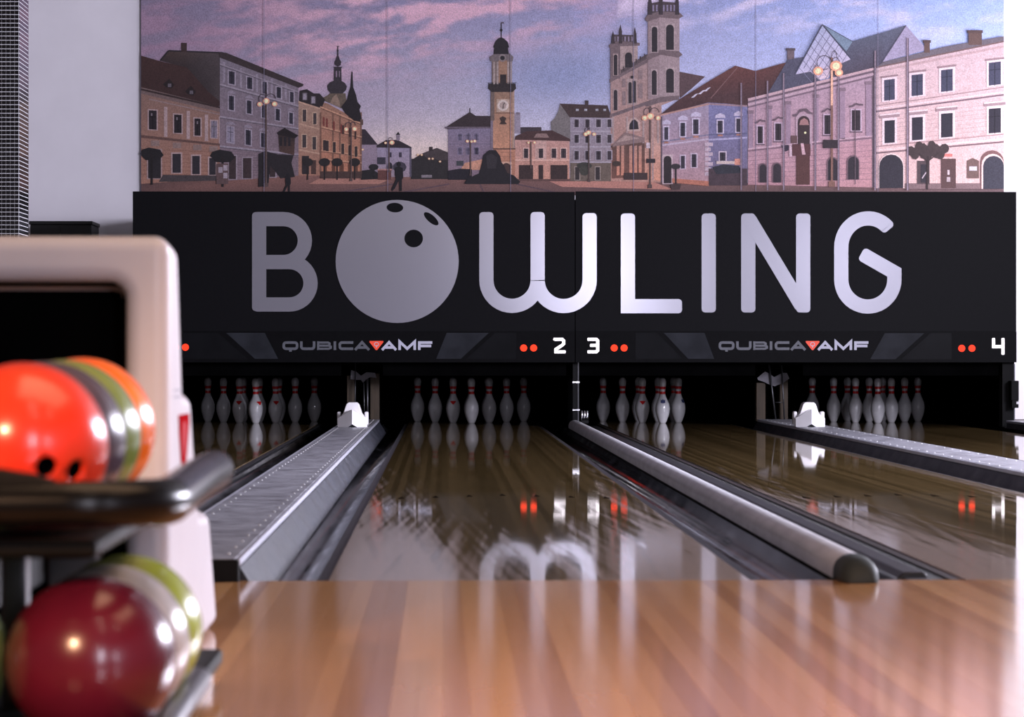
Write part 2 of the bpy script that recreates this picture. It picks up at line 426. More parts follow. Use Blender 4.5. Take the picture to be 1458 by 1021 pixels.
# ------------------------------------------------------------------ lanes, gutters, divisions
LANES = [(-1.56, None), (0.2425, 2), (1.8425, 3), (3.65, 4)]
LW = 1.054
LEND = 27.05
LN = {0: 'unnumbered lane behind the white hood', 1: 'lane number 2', 2: 'lane number 3', 3: 'lane number 4'}
def lane_at(i):
    cx, num = LANES[i]
    lab = ['glossy wooden bowling lane partly hidden by the white ball return hood',
           'glossy dark wooden centre lane between the wide grey cap and silver rail',
           'scratched wooden lane right of the silver rail reflecting a white guard',
           'rightmost wooden lane beyond the pale metal cap, dim pins at its end'][i]
    t = thing('bowling_lane', lab, 'bowling lane', (cx, FOUL, 0), 'bowling lanes')
    cuts = [0, 4.75, 9.3, 13.9, 17.35, LEND - FOUL]
    for q in range(5):
        o = MB().box(-LW / 2, LW / 2, cuts[q] + 0.0012, cuts[q + 1] - 0.0012, -0.05, 0).build('lane_panel' if q < 4 else 'pin_deck', 'lane', t)
    for q in range(-3, 4):
        y = 4.83 - abs(q) * 0.085; x = q * 0.135
        MB().prism([(x - 0.014, y - 0.09), (x + 0.014, y - 0.09), (x, y + 0.09)], 'z', -0.0005, 0.0006).build('arrow', 'arrow', t)
    return t
for i in range(4): lane_at(i)

def gutter(e, s, wdt, lab, bumper=False, plate=False):
    """channel beside a lane edge at x=e, running out on side s for wdt"""
    t = thing('gutter', lab, 'gutter', (e, FOUL, 0), 'gutters beside the lanes')
    k = wdt / 0.235
    top = [(0.030, -0.010), (0.036, -0.030), (0.055, -0.052), (0.085, -0.066), (0.118, -0.071), (0.151, -0.066), (0.181, -0.052), (0.205, -0.028), (0.222, -0.004)]
    top = [(s * a * k, z) for a, z in top]
    bot = [(a, z - 0.008) for a, z in reversed(top)]
    o = MB().prism(top + bot, 'y', 0.0, 18.2).build('channel', 'gutter', t, smooth=True)
    o.modifiers.new('es', 'EDGE_SPLIT').split_angle = math.radians(40)
    MB().box(min(s * 0.002, s * 0.030), max(s * 0.002, s * 0.030), 0.0, 18.2, -0.05, -0.004).build('edge_strip', 'woodedge' if bumper else 'edge', t)
    if plate:
        MB().prism([(s * (wdt - 0.001), 0.034), (s * (wdt - 0.056), -0.054), (s * (wdt - 0.050), -0.060), (s * (wdt - 0.001), -0.056)], 'y', 0.0, 17.2).build('side_plate', 'capside', t)
    if bumper:
        bl = MB().prism([(s * 0.066, -0.06), (s * 0.150, -0.06), (s * 0.146, -0.012), (s * 0.128, 0.004), (s * 0.076, 0.004), (s * 0.066, -0.004)], 'y', 0.22, 17.2)
        bevelled(bl.build('folded_bumper', 'edge', t), 0.005, 2)
        MB().prism([(s * 0.066, -0.06), (s * 0.150, -0.06), (s * 0.146, -0.022), (s * 0.128, -0.008), (s * 0.076, -0.008), (s * 0.066, -0.012)], 'y', 0.03, 0.2).build('bumper_end_block', 'edge', t)
    return t
E = [(c - LW / 2, c + LW / 2) for c, _ in LANES]
CAPS = [(-0.775, -0.505), (2.525, 2.805), (4.43, 4.69)]
RAIL = (0.985, 1.083)
gutter(E[0][0], -1, 0.26, 'dark gutter on the far left edge of the lane behind the hood')
gutter(E[0][1], 1, CAPS[0][0] - E[0][1], 'dark gutter left of the metal cap beside the white hood', plate=True)
gutter(E[1][0], -1, E[1][0] - CAPS[0][1], 'wide dark gutter along the left edge of lane 2', plate=True)
gutter(E[1][1], 1, RAIL[0] - E[1][1], 'dark wet-looking gutter between lane 2 and the silver rail')
gutter(E[2][0], -1, E[2][0] - RAIL[1], 'dark gutter with folded bumper between silver rail and lane 3', True)
gutter(E[2][1], 1, CAPS[1][0] - E[2][1], 'dark gutter between lane 3 and the right metal cap', plate=True)
gutter(E[3][0], -1, E[3][0] - CAPS[1][1], 'dark gutter between the right metal cap and lane 4', plate=True)
gutter(E[3][1], 1, CAPS[2][0] - E[3][1], 'dark gutter along the right edge of lane 4')

def cap(i, lab):
    x0, x1 = CAPS[i]; w = x1 - x0; H = 0.056
    t = thing('metal_lane_divider', lab, 'lane divider', ((x0 + x1) / 2, FOUL - 0.04, 0), 'metal caps between the lane pairs')
    h = w / 2; Ln = (25.05 if i < 2 else 24.5) - FOUL
    MB().box(-h + 0.004, h - 0.004, 0.03, Ln, -0.06, H - 0.012).build('side_wall', 'capside', t)
    bevelled(MB().box(-h + 0.012, h - 0.012, 0.03, Ln, H - 0.011, H).build('top_plate', 'capmetal', t), 0.003, 2)
    for s in (-1, 1):
        a, b = sorted((s * (h + 0.002), s * (h - 0.0115)))
        bevelled(MB().box(a, b, 0.03, Ln, H - 0.019, H - 0.001).build('edge_lip', 'caplip', t), 0.003, 2)
    bevelled(MB().box(-h, h, 0.0, 0.029, -0.02, H - 0.001).build('end_cap', 'black', t), 0.006, 3)
    rv = MB()
    for k in range(64):
        y = 0.16 + k * 0.27
        for s in (-1, 1):
            if y < Ln - 0.1 and not (i < 2 and abs(y - (22.34 - FOUL)) < 0.3): rv.lathe([(0.0, 0.003), (0.003, 0.0025), (0.005, 0.0)], (s * (h - 0.04), y + 0.06 * s, H), 8)
    r = rv.build('rivets', 'frame', t, smooth=True); r['kind'] = 'stuff'
    return t
cap(0, 'long scuffed grey metal cap running from beside the white hood to the pins')
cap(1, 'long pale metal cap crossing the right side between lanes 3 and 4')
cap(2, 'dark narrow cap at the far right edge beyond lane 4')

# rounded silver rail between lanes 2 and 3
rx = (RAIL[0] + RAIL[1]) / 2
t = thing('silver_lane_divider', 'rounded silver rail between lanes 2 and 3 with grey end cap', 'lane divider', (rx, FOUL - 0.12, 0))
hw = (RAIL[1] - RAIL[0]) / 2
prof = [(hw * math.cos(math.radians(a)), 0.012 + 0.050 * math.sin(math.radians(a)) ** 0.8 if a not in (0, 180) else 0.012) for a in range(0, 181, 12)]
prof = [(-hw, 0.0)] + list(reversed(prof)) + [(hw, 0.0)]
o = MB().prism(prof, 'y', 0.17, 24.4 - FOUL + 0.12).build('rail_body', 'rail', t, smooth=True); o.modifiers.new('es', 'EDGE_SPLIT').split_angle = math.radians(60)
o = MB().box(-hw + 0.006, hw - 0.006, 0.13, 24.4 - FOUL + 0.12, -0.07, 0.0).build('rail_foot', 'black', t)
ec = MB(); ring = []
steps = [(0.0, 0.55, 0.30), (0.012, 0.80, 0.66), (0.035, 0.95, 0.9), (0.07, 1.0, 0.98), (0.12, 1.03, 1.03), (0.175, 1.03, 1.03)]
for y, sx, sz in steps:
    ring.append(len(ec.v)); ec.v += [(x * sx, y, max(-0.001, (z) * sz) if z > 0 else -0.004) for x, z in prof]
k = len(prof)
for a, b in zip(ring, ring[1:]):
    for q in range(k): ec.f.append((a + q, a + (q + 1) % k, b + (q + 1) % k, b + q))
ec.f.append(tuple(range(ring[0], ring[0] + k))); ec.f.append(tuple(range(ring[-1] + k - 1, ring[-1] - 1, -1)))
ec.build('end_cap', 'endcap', t, smooth=True)
# small chrome latch near the far end of the rail
t = thing('rail_latch', 'small shiny metal latch at the far end of the silver rail', 'latch', (rx + 0.045, 23.7, 0.05))
bevelled(MB().box(-0.03, 0.03, -0.03, 0.03, 0.0, 0.025).build('latch_base', 'black', t), 0.004, 2)
for q in range(3):
    MB().lathe([(0.0, 0.0), (0.008, 0.0), (0.009, 0.04), (0.007, 0.075), (0.0, 0.08)], (-0.02 + 0.02 * q, 0, 0.02), 10).build('latch_finger', 'chrome', t, smooth=True)

# white deflector hoods standing on the caps
def deflector(x, y, lab):
    t = thing('cap_hood', lab, 'guard', (x, y, 0.0565), 'white guards on the metal caps')
    n = MB()
    # folded nose: spine towards the hall, lifted in the middle
    sp, en = 0.125, 0.062
    n.v += [(0, -0.10, 0.022), (0, -0.10, sp), (-0.105, -0.02, 0.0), (-0.105, -0.02, en), (0.105, -0.02, 0.0), (0.105, -0.02, en),
            (0, 0.0, 0.01), (0, 0.02, sp), (-0.105, 0.05, 0.0), (-0.105, 0.05, en), (0.105, 0.05, 0.0), (0.105, 0.05, en), (-0.035, -0.074, 0.0), (0.035, -0.074, 0.0)]
    n.f += [(0, 1, 3, 2, 12), (0, 13, 4, 5, 1), (1, 7, 9, 3), (1, 5, 11, 7), (2, 3, 9, 8), (4, 10, 11, 5), (7, 11, 10, 6), (7, 6, 8, 9), (0, 12, 2, 8, 6), (0, 6, 10, 4, 13)]
    n.build('folded_nose', 'whiteplastic', t)
    d = MB().prism([(-0.085, 0.0), (0.085, 0.0), (0.085, 0.075), (0.066, 0.10), (0.045, 0.163), (0.03, 0.175), (-0.03, 0.175), (-0.045, 0.163), (-0.066, 0.10), (-0.085, 0.075)], 'y', 0.03, 0.17)
    bevelled(d.build('domed_body', 'whiteplastic', t), 0.006, 2)
    for s in (-1, 1):
        a, b = sorted((s * 0.0845, s * 0.112))
        bevelled(MB().box(a, b, 0.06, 0.15, 0.012, 0.108).build('side_wing', 'whiteplastic', t), 0.01, 3)
    return t
deflector(-0.642, 22.3, 'white folded plastic guard on the left metal cap near the pins')
deflector(2.63, 22.3, 'white folded plastic guard on the right metal cap near lane 4 pins')

# ------------------------------------------------------------------ bowling pins
INCH = 0.0254
PROF = [(0, 0.6), (0.0, 1.0), (0.25, 1.12), (0.75, 1.414), (2.25, 1.953), (3.375, 2.255), (4.5, 2.383), (5.2, 2.35), (5.875, 2.281), (6.6, 2.1), (7.25, 1.852), (8.0, 1.5), (8.625, 1.236), (9.375, 0.983),
        (10.0, 0.90), (10.5, 0.905), (10.875, 0.935), (11.75, 1.047), (12.625, 1.203), (13.5, 1.273), (14.1, 1.2), (14.6, 0.98), (14.9, 0.6), (15.0, 0.0)]
def pin_r(z):
    zi = z / INCH
    for (a, ra), (b, rb) in zip(PROF[1:], PROF[2:]):
        if a <= zi <= b: return (ra + (rb - ra) * (zi - a) / max(1e-6, b - a)) * INCH
    return 0.01
pin_me = MB().lathe([(0, 0)] + [(r * INCH, z * INCH) for z, r in PROF], seg=24).mesh('bowling_pin'); pin_me.materials.append(M['pin'])
def band_mesh(z0, z1):
    m = MB(); pr = []
    for q in range(5):
        z = z0 + (z1 - z0) * q / 4; pr.append((pin_r(z) + 0.0007, z))
    me = m.lathe(pr, seg=24).mesh('neck_band'); me.materials.append(M['pinred']); return me
bands = [band_mesh(0.285, 0.307), band_mesh(0.244, 0.266)]
def mark_mesh(a0, pts, material):            # printed mark wrapped on the body: (angle offset, height)
    m = MB()
    for an, z in pts:
        a = -math.pi / 2 + a0 + an; r = pin_r(z) + 0.003
        m.v.append((r * math.cos(a), r * math.sin(a), z))
    m.f.append(tuple(range(len(pts))))
    me = m.mesh('mark'); me.materials.append(M[material]); return me
tri = [(-0.55, 0.182), (-0.25, 0.184), (0, 0.185), (0.25, 0.184), (0.55, 0.182), (0.28, 0.168), (0.0, 0.152), (-0.28, 0.168)]
crown = [(-0.45, 0.200), (-0.2, 0.192), (0, 0.204), (0.2, 0.192), (0.45, 0.200), (0.35, 0.172), (0, 0.166), (-0.35, 0.172)]
for me in [pin_me] + bands:
    for p in me.polygons: p.use_smooth = True
HEAD_Y = 26.12
ROWS = [(0, 0, 'front head pin'), (-1, 1, 'second row left pin'), (1, 1, 'second row right pin'),
        (-2, 2, 'third row left pin'), (0, 2, 'third row middle pin'), (2, 2, 'third row right pin'),
        (-3, 3, 'back row outer left pin'), (-1, 3, 'back row inner left pin'), (1, 3, 'back row inner right pin'), (3, 3, 'back row outer right pin')]
ABSENT = {(2, 5), (2, 9)}                     # two pins left out on the right of one deck
for li, (cx, num) in enumerate(LANES):
    for pi, (kx, ky, ph) in enumerate(ROWS):
        if (li, pi) in ABSENT: continue
        where = ('the lane behind the hood', 'the centre lane', 'the lane right of the silver rail', 'the rightmost lane')[li]
        o = link('bowling_pin', pin_me)
        o.location = (cx + kx * 0.1524, HEAD_Y + ky * 0.264, 0.0)
        o.rotation_euler.z = random.uniform(-0.5, 0.5) if li in (0, 2) else random.uniform(-3, 3)
        tag(o, '%s with red bands on %s' % (ph, where), 'bowling pin', 'pins of ' + where)
        for b in bands: link('neck_band', b, None, o)
        if (li, pi) in ((0, 0), (0, 1), (0, 2), (1, 1), (2, 1), (1, 4)):
            link('mark', mark_mesh({(0, 0): 0.75, (0, 2): 0.15}.get((li, pi), 0.0), tri, 'pinred'), None, o); o.rotation_euler.z = 0
        if (li, pi) in ((2, 0), (2, 2)):
            link('mark', mark_mesh(0.0 if pi == 0 else 0.9, crown, 'pinblue'), None, o); o.rotation_euler.z = 0

# ------------------------------------------------------------------ pin pit (dark machine housing behind the mask)
structure(MB().box(-2.42, 4.50, 27.55, 27.6, -0.14, 1.8).build('wall_pit_back', 'pit'))
structure(MB().box(-2.42, 4.50, MASK_Y + 0.3, 27.55, 1.78, 1.81).build('ceiling_pit', 'pit'))
structure(MB().box(-2.42, -2.392, MASK_Y + 0.08, 27.55, -0.1, 1.78).build('wall_pit_left', 'pit'))
structure(MB().box(4.45, 4.50, MASK_Y + 0.3, 27.55, -0.1, 1.78).build('wall_pit_right', 'pit'))
structure(MB().box(-2.39, 4.44, 25.5, 25.54, 0.68, 1.77).build('wall_machine_front', 'pit'))
for a, b in ((-2.39, -0.80), (-0.47, 0.98), (1.08, 2.48), (2.86, 4.44)):  # hidden skirts, added to keep high light off the pins
    structure(MB().box(a, b, MASK_Y + 0.12, MASK_Y + 0.135, 0.408, 0.6).build('pit_light_skirt_%d' % (1 + int(a > -1) + int(a > 1) + int(a > 2)), 'pit'))
def kick(x0, x1, lab, nm):
    o = MB().box(x0, x1, 24.85 if nm == 1 else 25.34, 27.5, -0.05, 0.66).build('kickback_panel', 'pit'); tag(o, lab, 'partition', 'partitions between the pin decks'); return o  # middle panel lengthened forward to shade the pins beside it
kick(-0.76, -0.52, 'black partition between the pins of the hood lane and lane 2', 0)
kick(1.0, 1.07, 'thin black partition between the pins of lanes 2 and 3', 1)
kick(2.54, 2.79, 'black partition between the pins of lanes 3 and 4', 2)

def machine_front(lab, Y, posts, bracket, rods):
    bx = P((posts[0][0] + posts[-1][1]) / 2, 560, Y)
    t = thing('pinsetter_frame', lab, 'machine frame', (bx.x, Y, 0.0), 'machine frames behind the metal caps')
    off = Vector((bx.x, Y, 0))
    for a, b, c, d in posts:
        p0 = P(a, c, Y) - off; p1 = P(b, d, Y) - off
        bevelled(MB().box(p0.x, p1.x, 0.0, 0.12, p1.z, p0.z).build('post', 'postwood', t), 0.004, 2)
    m = MB(); flat(m, bracket, Y - 0.01, 0.02); m.v = [tuple(Vector(v) - off) for v in m.v]; m.build('bracket', 'bracket', t)
    for (a, b), (c, d), r in rods:
        MB().tube([P(a, b, Y - 0.05) - off, P(c, d, Y - 0.05) - off], r, 8).build('rod', 'greymetal', t, smooth=True)
machine_front('brown wooden machine posts behind the left white guard', 25.16, [(494, 504.5, 535, 600), (527, 540, 532, 602)],
              [(500, 527), (507, 529), (514, 535), (522, 530), (534, 531), (536, 538), (527, 537), (521, 541), (517, 545), (514, 541), (506, 541), (499, 540)],
              [((506, 517), (505.5, 600), 0.004), ((518, 545), (519, 600), 0.004), ((523, 540), (523.5, 602), 0.008)])
machine_front('pale wooden machine posts and bracket left of the right white guard', 25.16, [(1077, 1090, 545, 600), (1110, 1122, 535, 603)],
              [(1078, 538), (1089, 529), (1095, 532), (1102, 537), (1114, 531), (1120, 531), (1123.5, 539), (1115, 545), (1103, 550), (1098, 549), (1088, 544), (1079, 541)],
              [((1095, 519), (1105, 602), 0.007), ((1113, 520), (1117, 600), 0.006), ((1104, 573), (1116, 573), 0.003)])
# thin post at the middle division
t = thing('division_post', 'thin dark metal post below the sign seam between lanes 2 and 3', 'post', (P(820, 560, MASK_Y + 0.1).x, MASK_Y + 0.1, 0))
MB().box(-0.025, 0.025, -0.02, 0.05, 0.0, 0.58).build('post_body', 'black', t)
MB().box(0.014, 0.022, -0.026, -0.019, 0.0, 0.56).build('edge_bead', 'greymetal', t)
for z in (0.13, 0.35): MB().box(-0.028, 0.028, -0.028, -0.019, z, z + 0.012).build('clip', 'chrome', t)

# ------------------------------------------------------------------ the BOWLING sign
def rect_px(x0, x1, y0, y1): return [(x0, y0), (x1, y0), (x1, y1), (x0, y1)]
YB = MASK_Y
sgn = thing('bowling_sign', 'wide black sign board with big silver letters reading BOWLING', 'sign', (P(819, 470, YB).x, YB, P(819, 472, YB).z))
def to(parent, mb):
    l = parent.location; mb.v = [(v[0] - l.x, v[1] - l.y, v[2] - l.z) for v in mb.v]; return mb
for a, b in ((189, 818.4), (819.6, 1447)):
    m = MB(); p0 = P(a, 272.5, YB); p1 = P(b, 471.7, YB)
    m.box(p0.x, p1.x, YB, YB + 0.045, p1.z, p0.z); to(sgn, m).build('sign_board', 'board', sgn)
LT = 0.006
def letter(name, strokes, width=20.3, rnd=5):
    m = MB()
    for s in strokes: stroke(m, s, width, YB - 0.0005, LT, rnd)
    o = to(sgn, m).build('letter_' + name, 'letter', sgn); return o
letter('b', [[(369, 302), (369, 443)], [(361, 312)] + arc(403.5, 342.6, 30.6, 30.6, 90, -90, 18) + [(361, 373.2)], [(361, 373.2)] + arc(412, 403.4, 30.2, 30.2, 90, -90, 18) + [(361, 433.6)]])
m = MB()
c = (565.5, 372.3); R0 = 87.6
def ell(cx, cy, rx, ry, rot=0, n=28):
    out = []
    for i in range(n):
        a = 2 * math.pi * i / n; x = rx * math.cos(a); y = ry * math.sin(a); r = math.radians(rot)
        out.append((cx + x * math.cos(r) - y * math.sin(r), cy + x * math.sin(r) + y * math.cos(r)))
    return out
flat(m, ell(c[0], c[1], R0, R0, 0, 72), YB - 0.0005, LT)
em = to(sgn, m).build('letter_o_ball', 'letter', sgn)
for q in (ell(562.3, 295.6, 11.8, 6.8, 3), ell(614, 311.5, 13.0, 5.2, 41), ell(589, 339.6, 13.2, 12.6)):
    m = MB(); flat(m, q, YB - 0.0005 - LT, 0.001); to(sgn, m).build('finger_hole_print', 'board', sgn)
letter('w', [[(692.5, 302)] + [(692.5, 399)] + arc(729, 399, 36.5, 36.5, 180, 360, 20)[1:] + [(765.5, 302)],
             [(765.5, 395)] + [(765.5, 399)] + arc(802.5, 399, 37, 36.8, 180, 360, 20)[1:] + [(839.5, 303.5)]])
letter('l', [[(894, 304), (894, 436), (971, 436)]])
letter('i', [[(1009, 304), (1009, 445)]])
m = MB()
stroke(m, [(1065.3, 304), (1065.3, 445)], 20.3, YB - 0.0005, LT, 5); stroke(m, [(1143.5, 304), (1143.5, 445)], 20.3, YB - 0.0005, LT, 5)
flat(m, [(1063, 304.8), (1071, 304.5), (1076, 308), (1154, 438), (1150, 444.5), (1138, 444.5), (1132, 440), (1055.5, 312)], YB - 0.0025, LT)
to(sgn, m).build('letter_n', 'letter', sgn)
letter('g', [arc(1236, 352, 38.3, 41, 38, 180, 20) + [(1197.7, 398)] + arc(1235.5, 398, 37.8, 38.5, 180, 360, 22) + [(1273.3, 388), (1226, 361)]])

# lower mask panels with numbers
def number_panel(x0, x1, lab, logo_x, paras, faint, dots, digits):
    p0 = P(x0, 471.7, YB); p1 = P(x1, 516, YB)
    t = thing('lane_number_panel', lab, 'panel', ((p0.x + p1.x) / 2, YB, p1.z), 'number panels under the sign')
    m = MB().box(p0.x, p1.x, YB - 0.012, YB + 0.05, p1.z, p0.z); to(t, m).build('panel_board', 'board2', t)
    Yf = YB - 0.0125
    for q in faint: m = MB(); flat(m, q, Yf, 0.0008); to(t, m).build('faint_stripe', 'greyprint2', t)
    for q in paras: m = MB(); flat(m, q, Yf - 0.0008, 0.0008); to(t, m).build('grey_stripe', 'greyprint', t)
    dx = logo_x - 402; Ya = Yf - 0.001; th = 0.0012
    def L_(name, mt, strokes):
        m = MB()
        for s in strokes: stroke(m, [(a + dx, b) for a, b in s], 3.0 if name == 'b' else 3.7, Ya, th)
        to(t, m).build('logo_letter_' + name, mt, t)
    yt, yb, ym = 487.8, 496.6, 492.2
    def rr(x0, x1, r=3.2):
        return [(x0 + r, yt), (x1 - r, yt)] + arc(x1 - r, yt + r, r, r, 90, 0, 4)[1:] + [(x1, yb - r)] + arc(x1 - r, yb - r, r, r, 0, -90, 4)[1:] + [(x0 + r, yb)] + arc(x0 + r, yb - r, r, r, -90, -180, 4)[1:] + [(x0, yt + r)] + arc(x0 + r, yt + r, r, r, 180, 90, 4)[1:]
    L_('q', 'logo_grey', [rr(404, 423), [(413.5, 496), (413.5, 500.8)]])
    L_('u', 'logo_grey', [[(429, 486), (429, yb - 3.2)] + arc(432.2, yb - 3.2, 3.2, 3.2, 180, 270, 4)[1:] + [(444, yb)] + arc(444, yb - 3.2, 3.2, 3.2, -90, 0, 4)[1:] + [(447.2, 486)]])
    L_('b', 'logo_grey', [[(453, 486), (453, 498.4)], [(453, yt), (467, yt), (469.3, yt + 1.2), (469.3, ym - 1.2), (467, ym), (453, ym)], [(453, ym), (468, ym), (471, ym + 1.2), (471, yb - 1.2), (468, yb), (453, yb)]])
    L_('i', 'logo_grey', [[(476.8, 486), (476.8, 498.4)]])
    L_('c', 'logo_grey', [[(503, yt), (487, yt)] + arc(487, yt + 3.2, 3.2, 3.2, 90, 180, 4)[1:] + [(483.8, yb - 3.2)] + arc(487, yb - 3.2, 3.2, 3.2, 180, 270, 4)[1:] + [(503, yb)]])
    L_('a', 'logo_grey', [[(505.5, 498.4), (515.5, 487.4), (525.5, 498.4)], [(510, 494.8), (521, 494.8)]])
    m = MB(); flat(m, [(a + dx, b) for a, b in [(526.5, 485.5), (545.5, 485.5), (546, 487), (537, 498.5), (535, 498.5), (526, 487)]], Ya, th); tri_o = to(t, m).build('logo_triangle', 'logo_red', t)
    m = MB(); stroke(m, [(a + dx, b) for a, b in arc(536, 490.2, 3.0, 2.7, 0, 360, 16)], 0.9, Ya - th, 0.0006); stroke(m, [(536 + dx, 491.5), (536 + dx, 495.3)], 0.9, Ya - th, 0.0006)
    to(t, m).build('logo_ring', 'logo_white', t)
    L_('a', 'logo_white', [[(544, 498.4), (554, 487.4), (564, 498.4)], [(548.5, 494.8), (559.5, 494.8)]])
    L_('m', 'logo_white', [[(569, 498.4), (569, 486.5), (579.8, 496.5), (590.5, 486.5), (590.5, 498.4)]])
    L_('f', 'logo_white', [[(615.5, yt), (597, yt), (597, 498.4)], [(597, 492.6), (614, 492.6)]])
    for x, y in dots:
        m = MB(); flat(m, ell(x, y, 5.0, 5.0, 0, 20), Yf, 0.004); to(t, m).build('red_light', 'led', t)
    for nm, strokes in digits:
        m = MB()
        for s in strokes: stroke(m, s, 4.4, Yf, 0.004, 1.2)
        to(t, m).build('digit_' + nm, 'digit', t)
    return t
d2 = [[(789.3, 485), (790, 483.2), (800.5, 483.2), (802.6, 485.2), (802.6, 489.5), (800.5, 491.5), (791.3, 497.5), (791.3, 501), (805.4, 501)]]
d3 = [[(836.3, 483.2), (849, 483.2), (851, 485.2), (851, 499), (849, 501), (836.3, 501)], [(840, 491.8), (851, 491.8)]]
d4 = [[(1414.6, 481.3), (1414.6, 493.6), (1428, 493.6)], [(1428, 481.3), (1428, 505.2)]]
number_panel(189, 818.4, 'black number panel with grey and white logo and lit white 2', 402,
             [[(322, 474), (377, 474), (396, 511), (363, 511)], [(636, 474), (696, 474), (656, 511), (621, 511)]],
             [[(200, 474), (310, 474), (352, 511), (200, 511)], [(705, 474), (735, 474), (735, 511), (664, 511)]],
             [(745.6, 495.5), (759.8, 495.5), (250, 494.5), (264, 494.5)], [('two', d2)])
number_panel(819.6, 1447, 'black number panel with grey and white logo, lit white 3 and 4', 1023,
             [[(945, 474), (1003, 474), (1017, 511), (980, 511)], [(1260, 474.5), (1316, 474.5), (1275, 511.5), (1239, 511.5)]],
             [[(905, 474), (935, 474), (972, 511), (905, 511)], [(1325, 474.5), (1355, 474.5), (1355, 511.5), (1284, 511.5)]],
             [(874.5, 495.5), (888.6, 495.5), (1369.3, 496), (1383.8, 496)], [('three', d3), ('four', d4)])

# ------------------------------------------------------------------ town square mural on the back wall
MY = WALL_Y - 0.02
PK = 1.35                                     # ink density
def ink(c): return tuple(min(0.95, v * PK) for v in lin(c))
class Print:
    def __init__(s): s.v = []; s.f = []; s.c = []
    def poly(s, pts, col, L):
        n = len(s.v); y = MY - 0.0006 - L * 0.0008 - (len(s.f) % 17) * 0.00004
        cols = col if isinstance(col, list) else [col] * len(pts)
        for (x, yy), c in zip(pts, cols):
            s.v.append(tuple(P(x, yy, y))); s.c.append(ink(c))
        s.f.append(tuple(range(n, n + len(pts))))
    def rect(s, x0, x1, y0, y1, col, L): s.poly([(x0, y0), (x1, y0), (x1, y1), (x0, y1)], col, L)
    def vgrad(s, pts, ct, cb, L):             # colour from top to bottom
        ys = [p[1] for p in pts]; a, b = min(ys), max(ys)
        s.poly(pts, [tuple(ct[i] + (cb[i] - ct[i]) * (p[1] - a) / max(1, b - a) for i in range(3)) for p in pts], L)
    def line(s, x0, y0, x1, y1, w, col, L):
        d = Vector((x1 - x0, y1 - y0)).normalized(); n = Vector((-d.y, d.x)) * w / 2
        s.poly([(x0 + n.x, y0 + n.y), (x1 + n.x, y1 + n.y), (x1 - n.x, y1 - n.y), (x0 - n.x, y0 - n.y)], col, L)
    def disc(s, x, y, rx, ry, col, L, n=14): s.poly(ell(x, y, rx, ry, 0, n), col, L)
    def glow(s, x, y, r, L):
        s.disc(x, y, r * 1.7, r * 1.5, (215, 140, 105), L, 12); s.disc(x, y, r, r, (255, 215, 165), L + 1, 12)
    def win(s, x0, x1, y0, y1, L, frame=(165, 150, 165), glass=(42, 38, 48), fw=1.6, bars=True, sk=0.0, arch=False):
        # sk: slope of head and sill (perspective)
        def q(a, b, c, d): return [(a, c), (b, c + sk * (b - a)), (b, d + sk * (b - a)), (a, d)]
        if frame: s.poly(q(x0 - fw, x1 + fw, y0 - fw, y1 + fw * 0.6), frame, L)
        if arch:
            mx = (x0 + x1) / 2; r = (x1 - x0) / 2
            s.poly([(x0, y1), (x0, y0 + r)] + [(mx - r * math.cos(t), y0 + r - r * math.sin(t)) for t in (0.4, 0.8, 1.2, 1.57, 1.94, 2.34, 2.74)] + [(x1, y0 + r), (x1, y1)], glass, L + 1)
        else:
            s.poly(q(x0, x1, y0, y1), glass, L + 1)
            if bars and x1 - x0 > 5.5:
                g2 = tuple(v * 0.6 for v in glass)
                s.rect((x0 + x1) / 2 - 0.45, (x0 + x1) / 2 + 0.45, y0, y1, g2, L + 2)
                yy = y0 + (y1 - y0) * 0.33; s.line(x0, yy, x1, yy + sk * (x1 - x0), 0.8, g2, L + 2)
pr = Print()
# sky
def sky(x, y):
    def mixc(a, b, t): t = max(0, min(1, t)); return tuple(a[i] + (b[i] - a[i]) * t for i in range(3))
    u = (x - 200) / 1230.0; v = max(0, y) / 260.0
    top = mixc((112, 100, 122), (124, 122, 158), u * 2) if u < 0.5 else mixc((124, 124, 164), (126, 148, 204), (u - 0.5) * 2.2)
    bot = mixc((146, 126, 142), (196, 184, 190), u * 2.6) if u < 0.4 else mixc((192, 186, 200), (212, 208, 238), (u - 0.4) * 1.7)
    c = mixc(top, bot, v ** 1.1)
    w = math.exp(-((x - 590) / 120.0) ** 2 - ((y - 225) / 42.0) ** 2); c = mixc(c, (212, 186, 168), w * 0.75)
    w = math.exp(-((x - 800) / 110.0) ** 2 - ((y - 105) / 45.0) ** 2); c = mixc(c, (112, 122, 160), w * 0.8)
    wz = noise.noise(Vector((x / 90.0, y / 40.0, 5.5))); xx, yy = x / 150.0 + wz * 0.15, (y + 0.17 * x + 7 * wz) / 24.0
    n = noise.fractal(Vector((xx * 1.1, yy, 3.1)), 0.9, 2.2, 5)
    n2 = noise.fractal(Vector((xx * 3.0, yy * 1.6, 9.1)), 0.9, 2.1, 4)
    edge = 165 - 0.22 * (x - 250)                 # lower edge of the pink cloud field
    fld = 1 / (1 + math.exp((y - edge) / 16.0)) if x < 1000 else 0.0
    fld *= 1.0 if x < 800 else max(0.0, 1 - (x - 800) / 200.0)
    k = fld * max(0.0, min(1.0, 0.55 + 1.5 * n + 0.9 * n2))
    pink = mixc((136, 108, 130), (190, 146, 164), (x - 260) / 260.0)
    c = mixc(c, pink, k)
    if x > 880:
        k2 = max(0, min(1, 0.2 + 1.4 * n + 0.9 * n2)) * max(0, 1 - y / 75.0); c = mixc(c, (204, 186, 208), k2 * 0.75)
    return c
TOPY = -42
x0m, x1m = 200.3, 1429.5
nx, ny = 410, 106
base = len(pr.v)
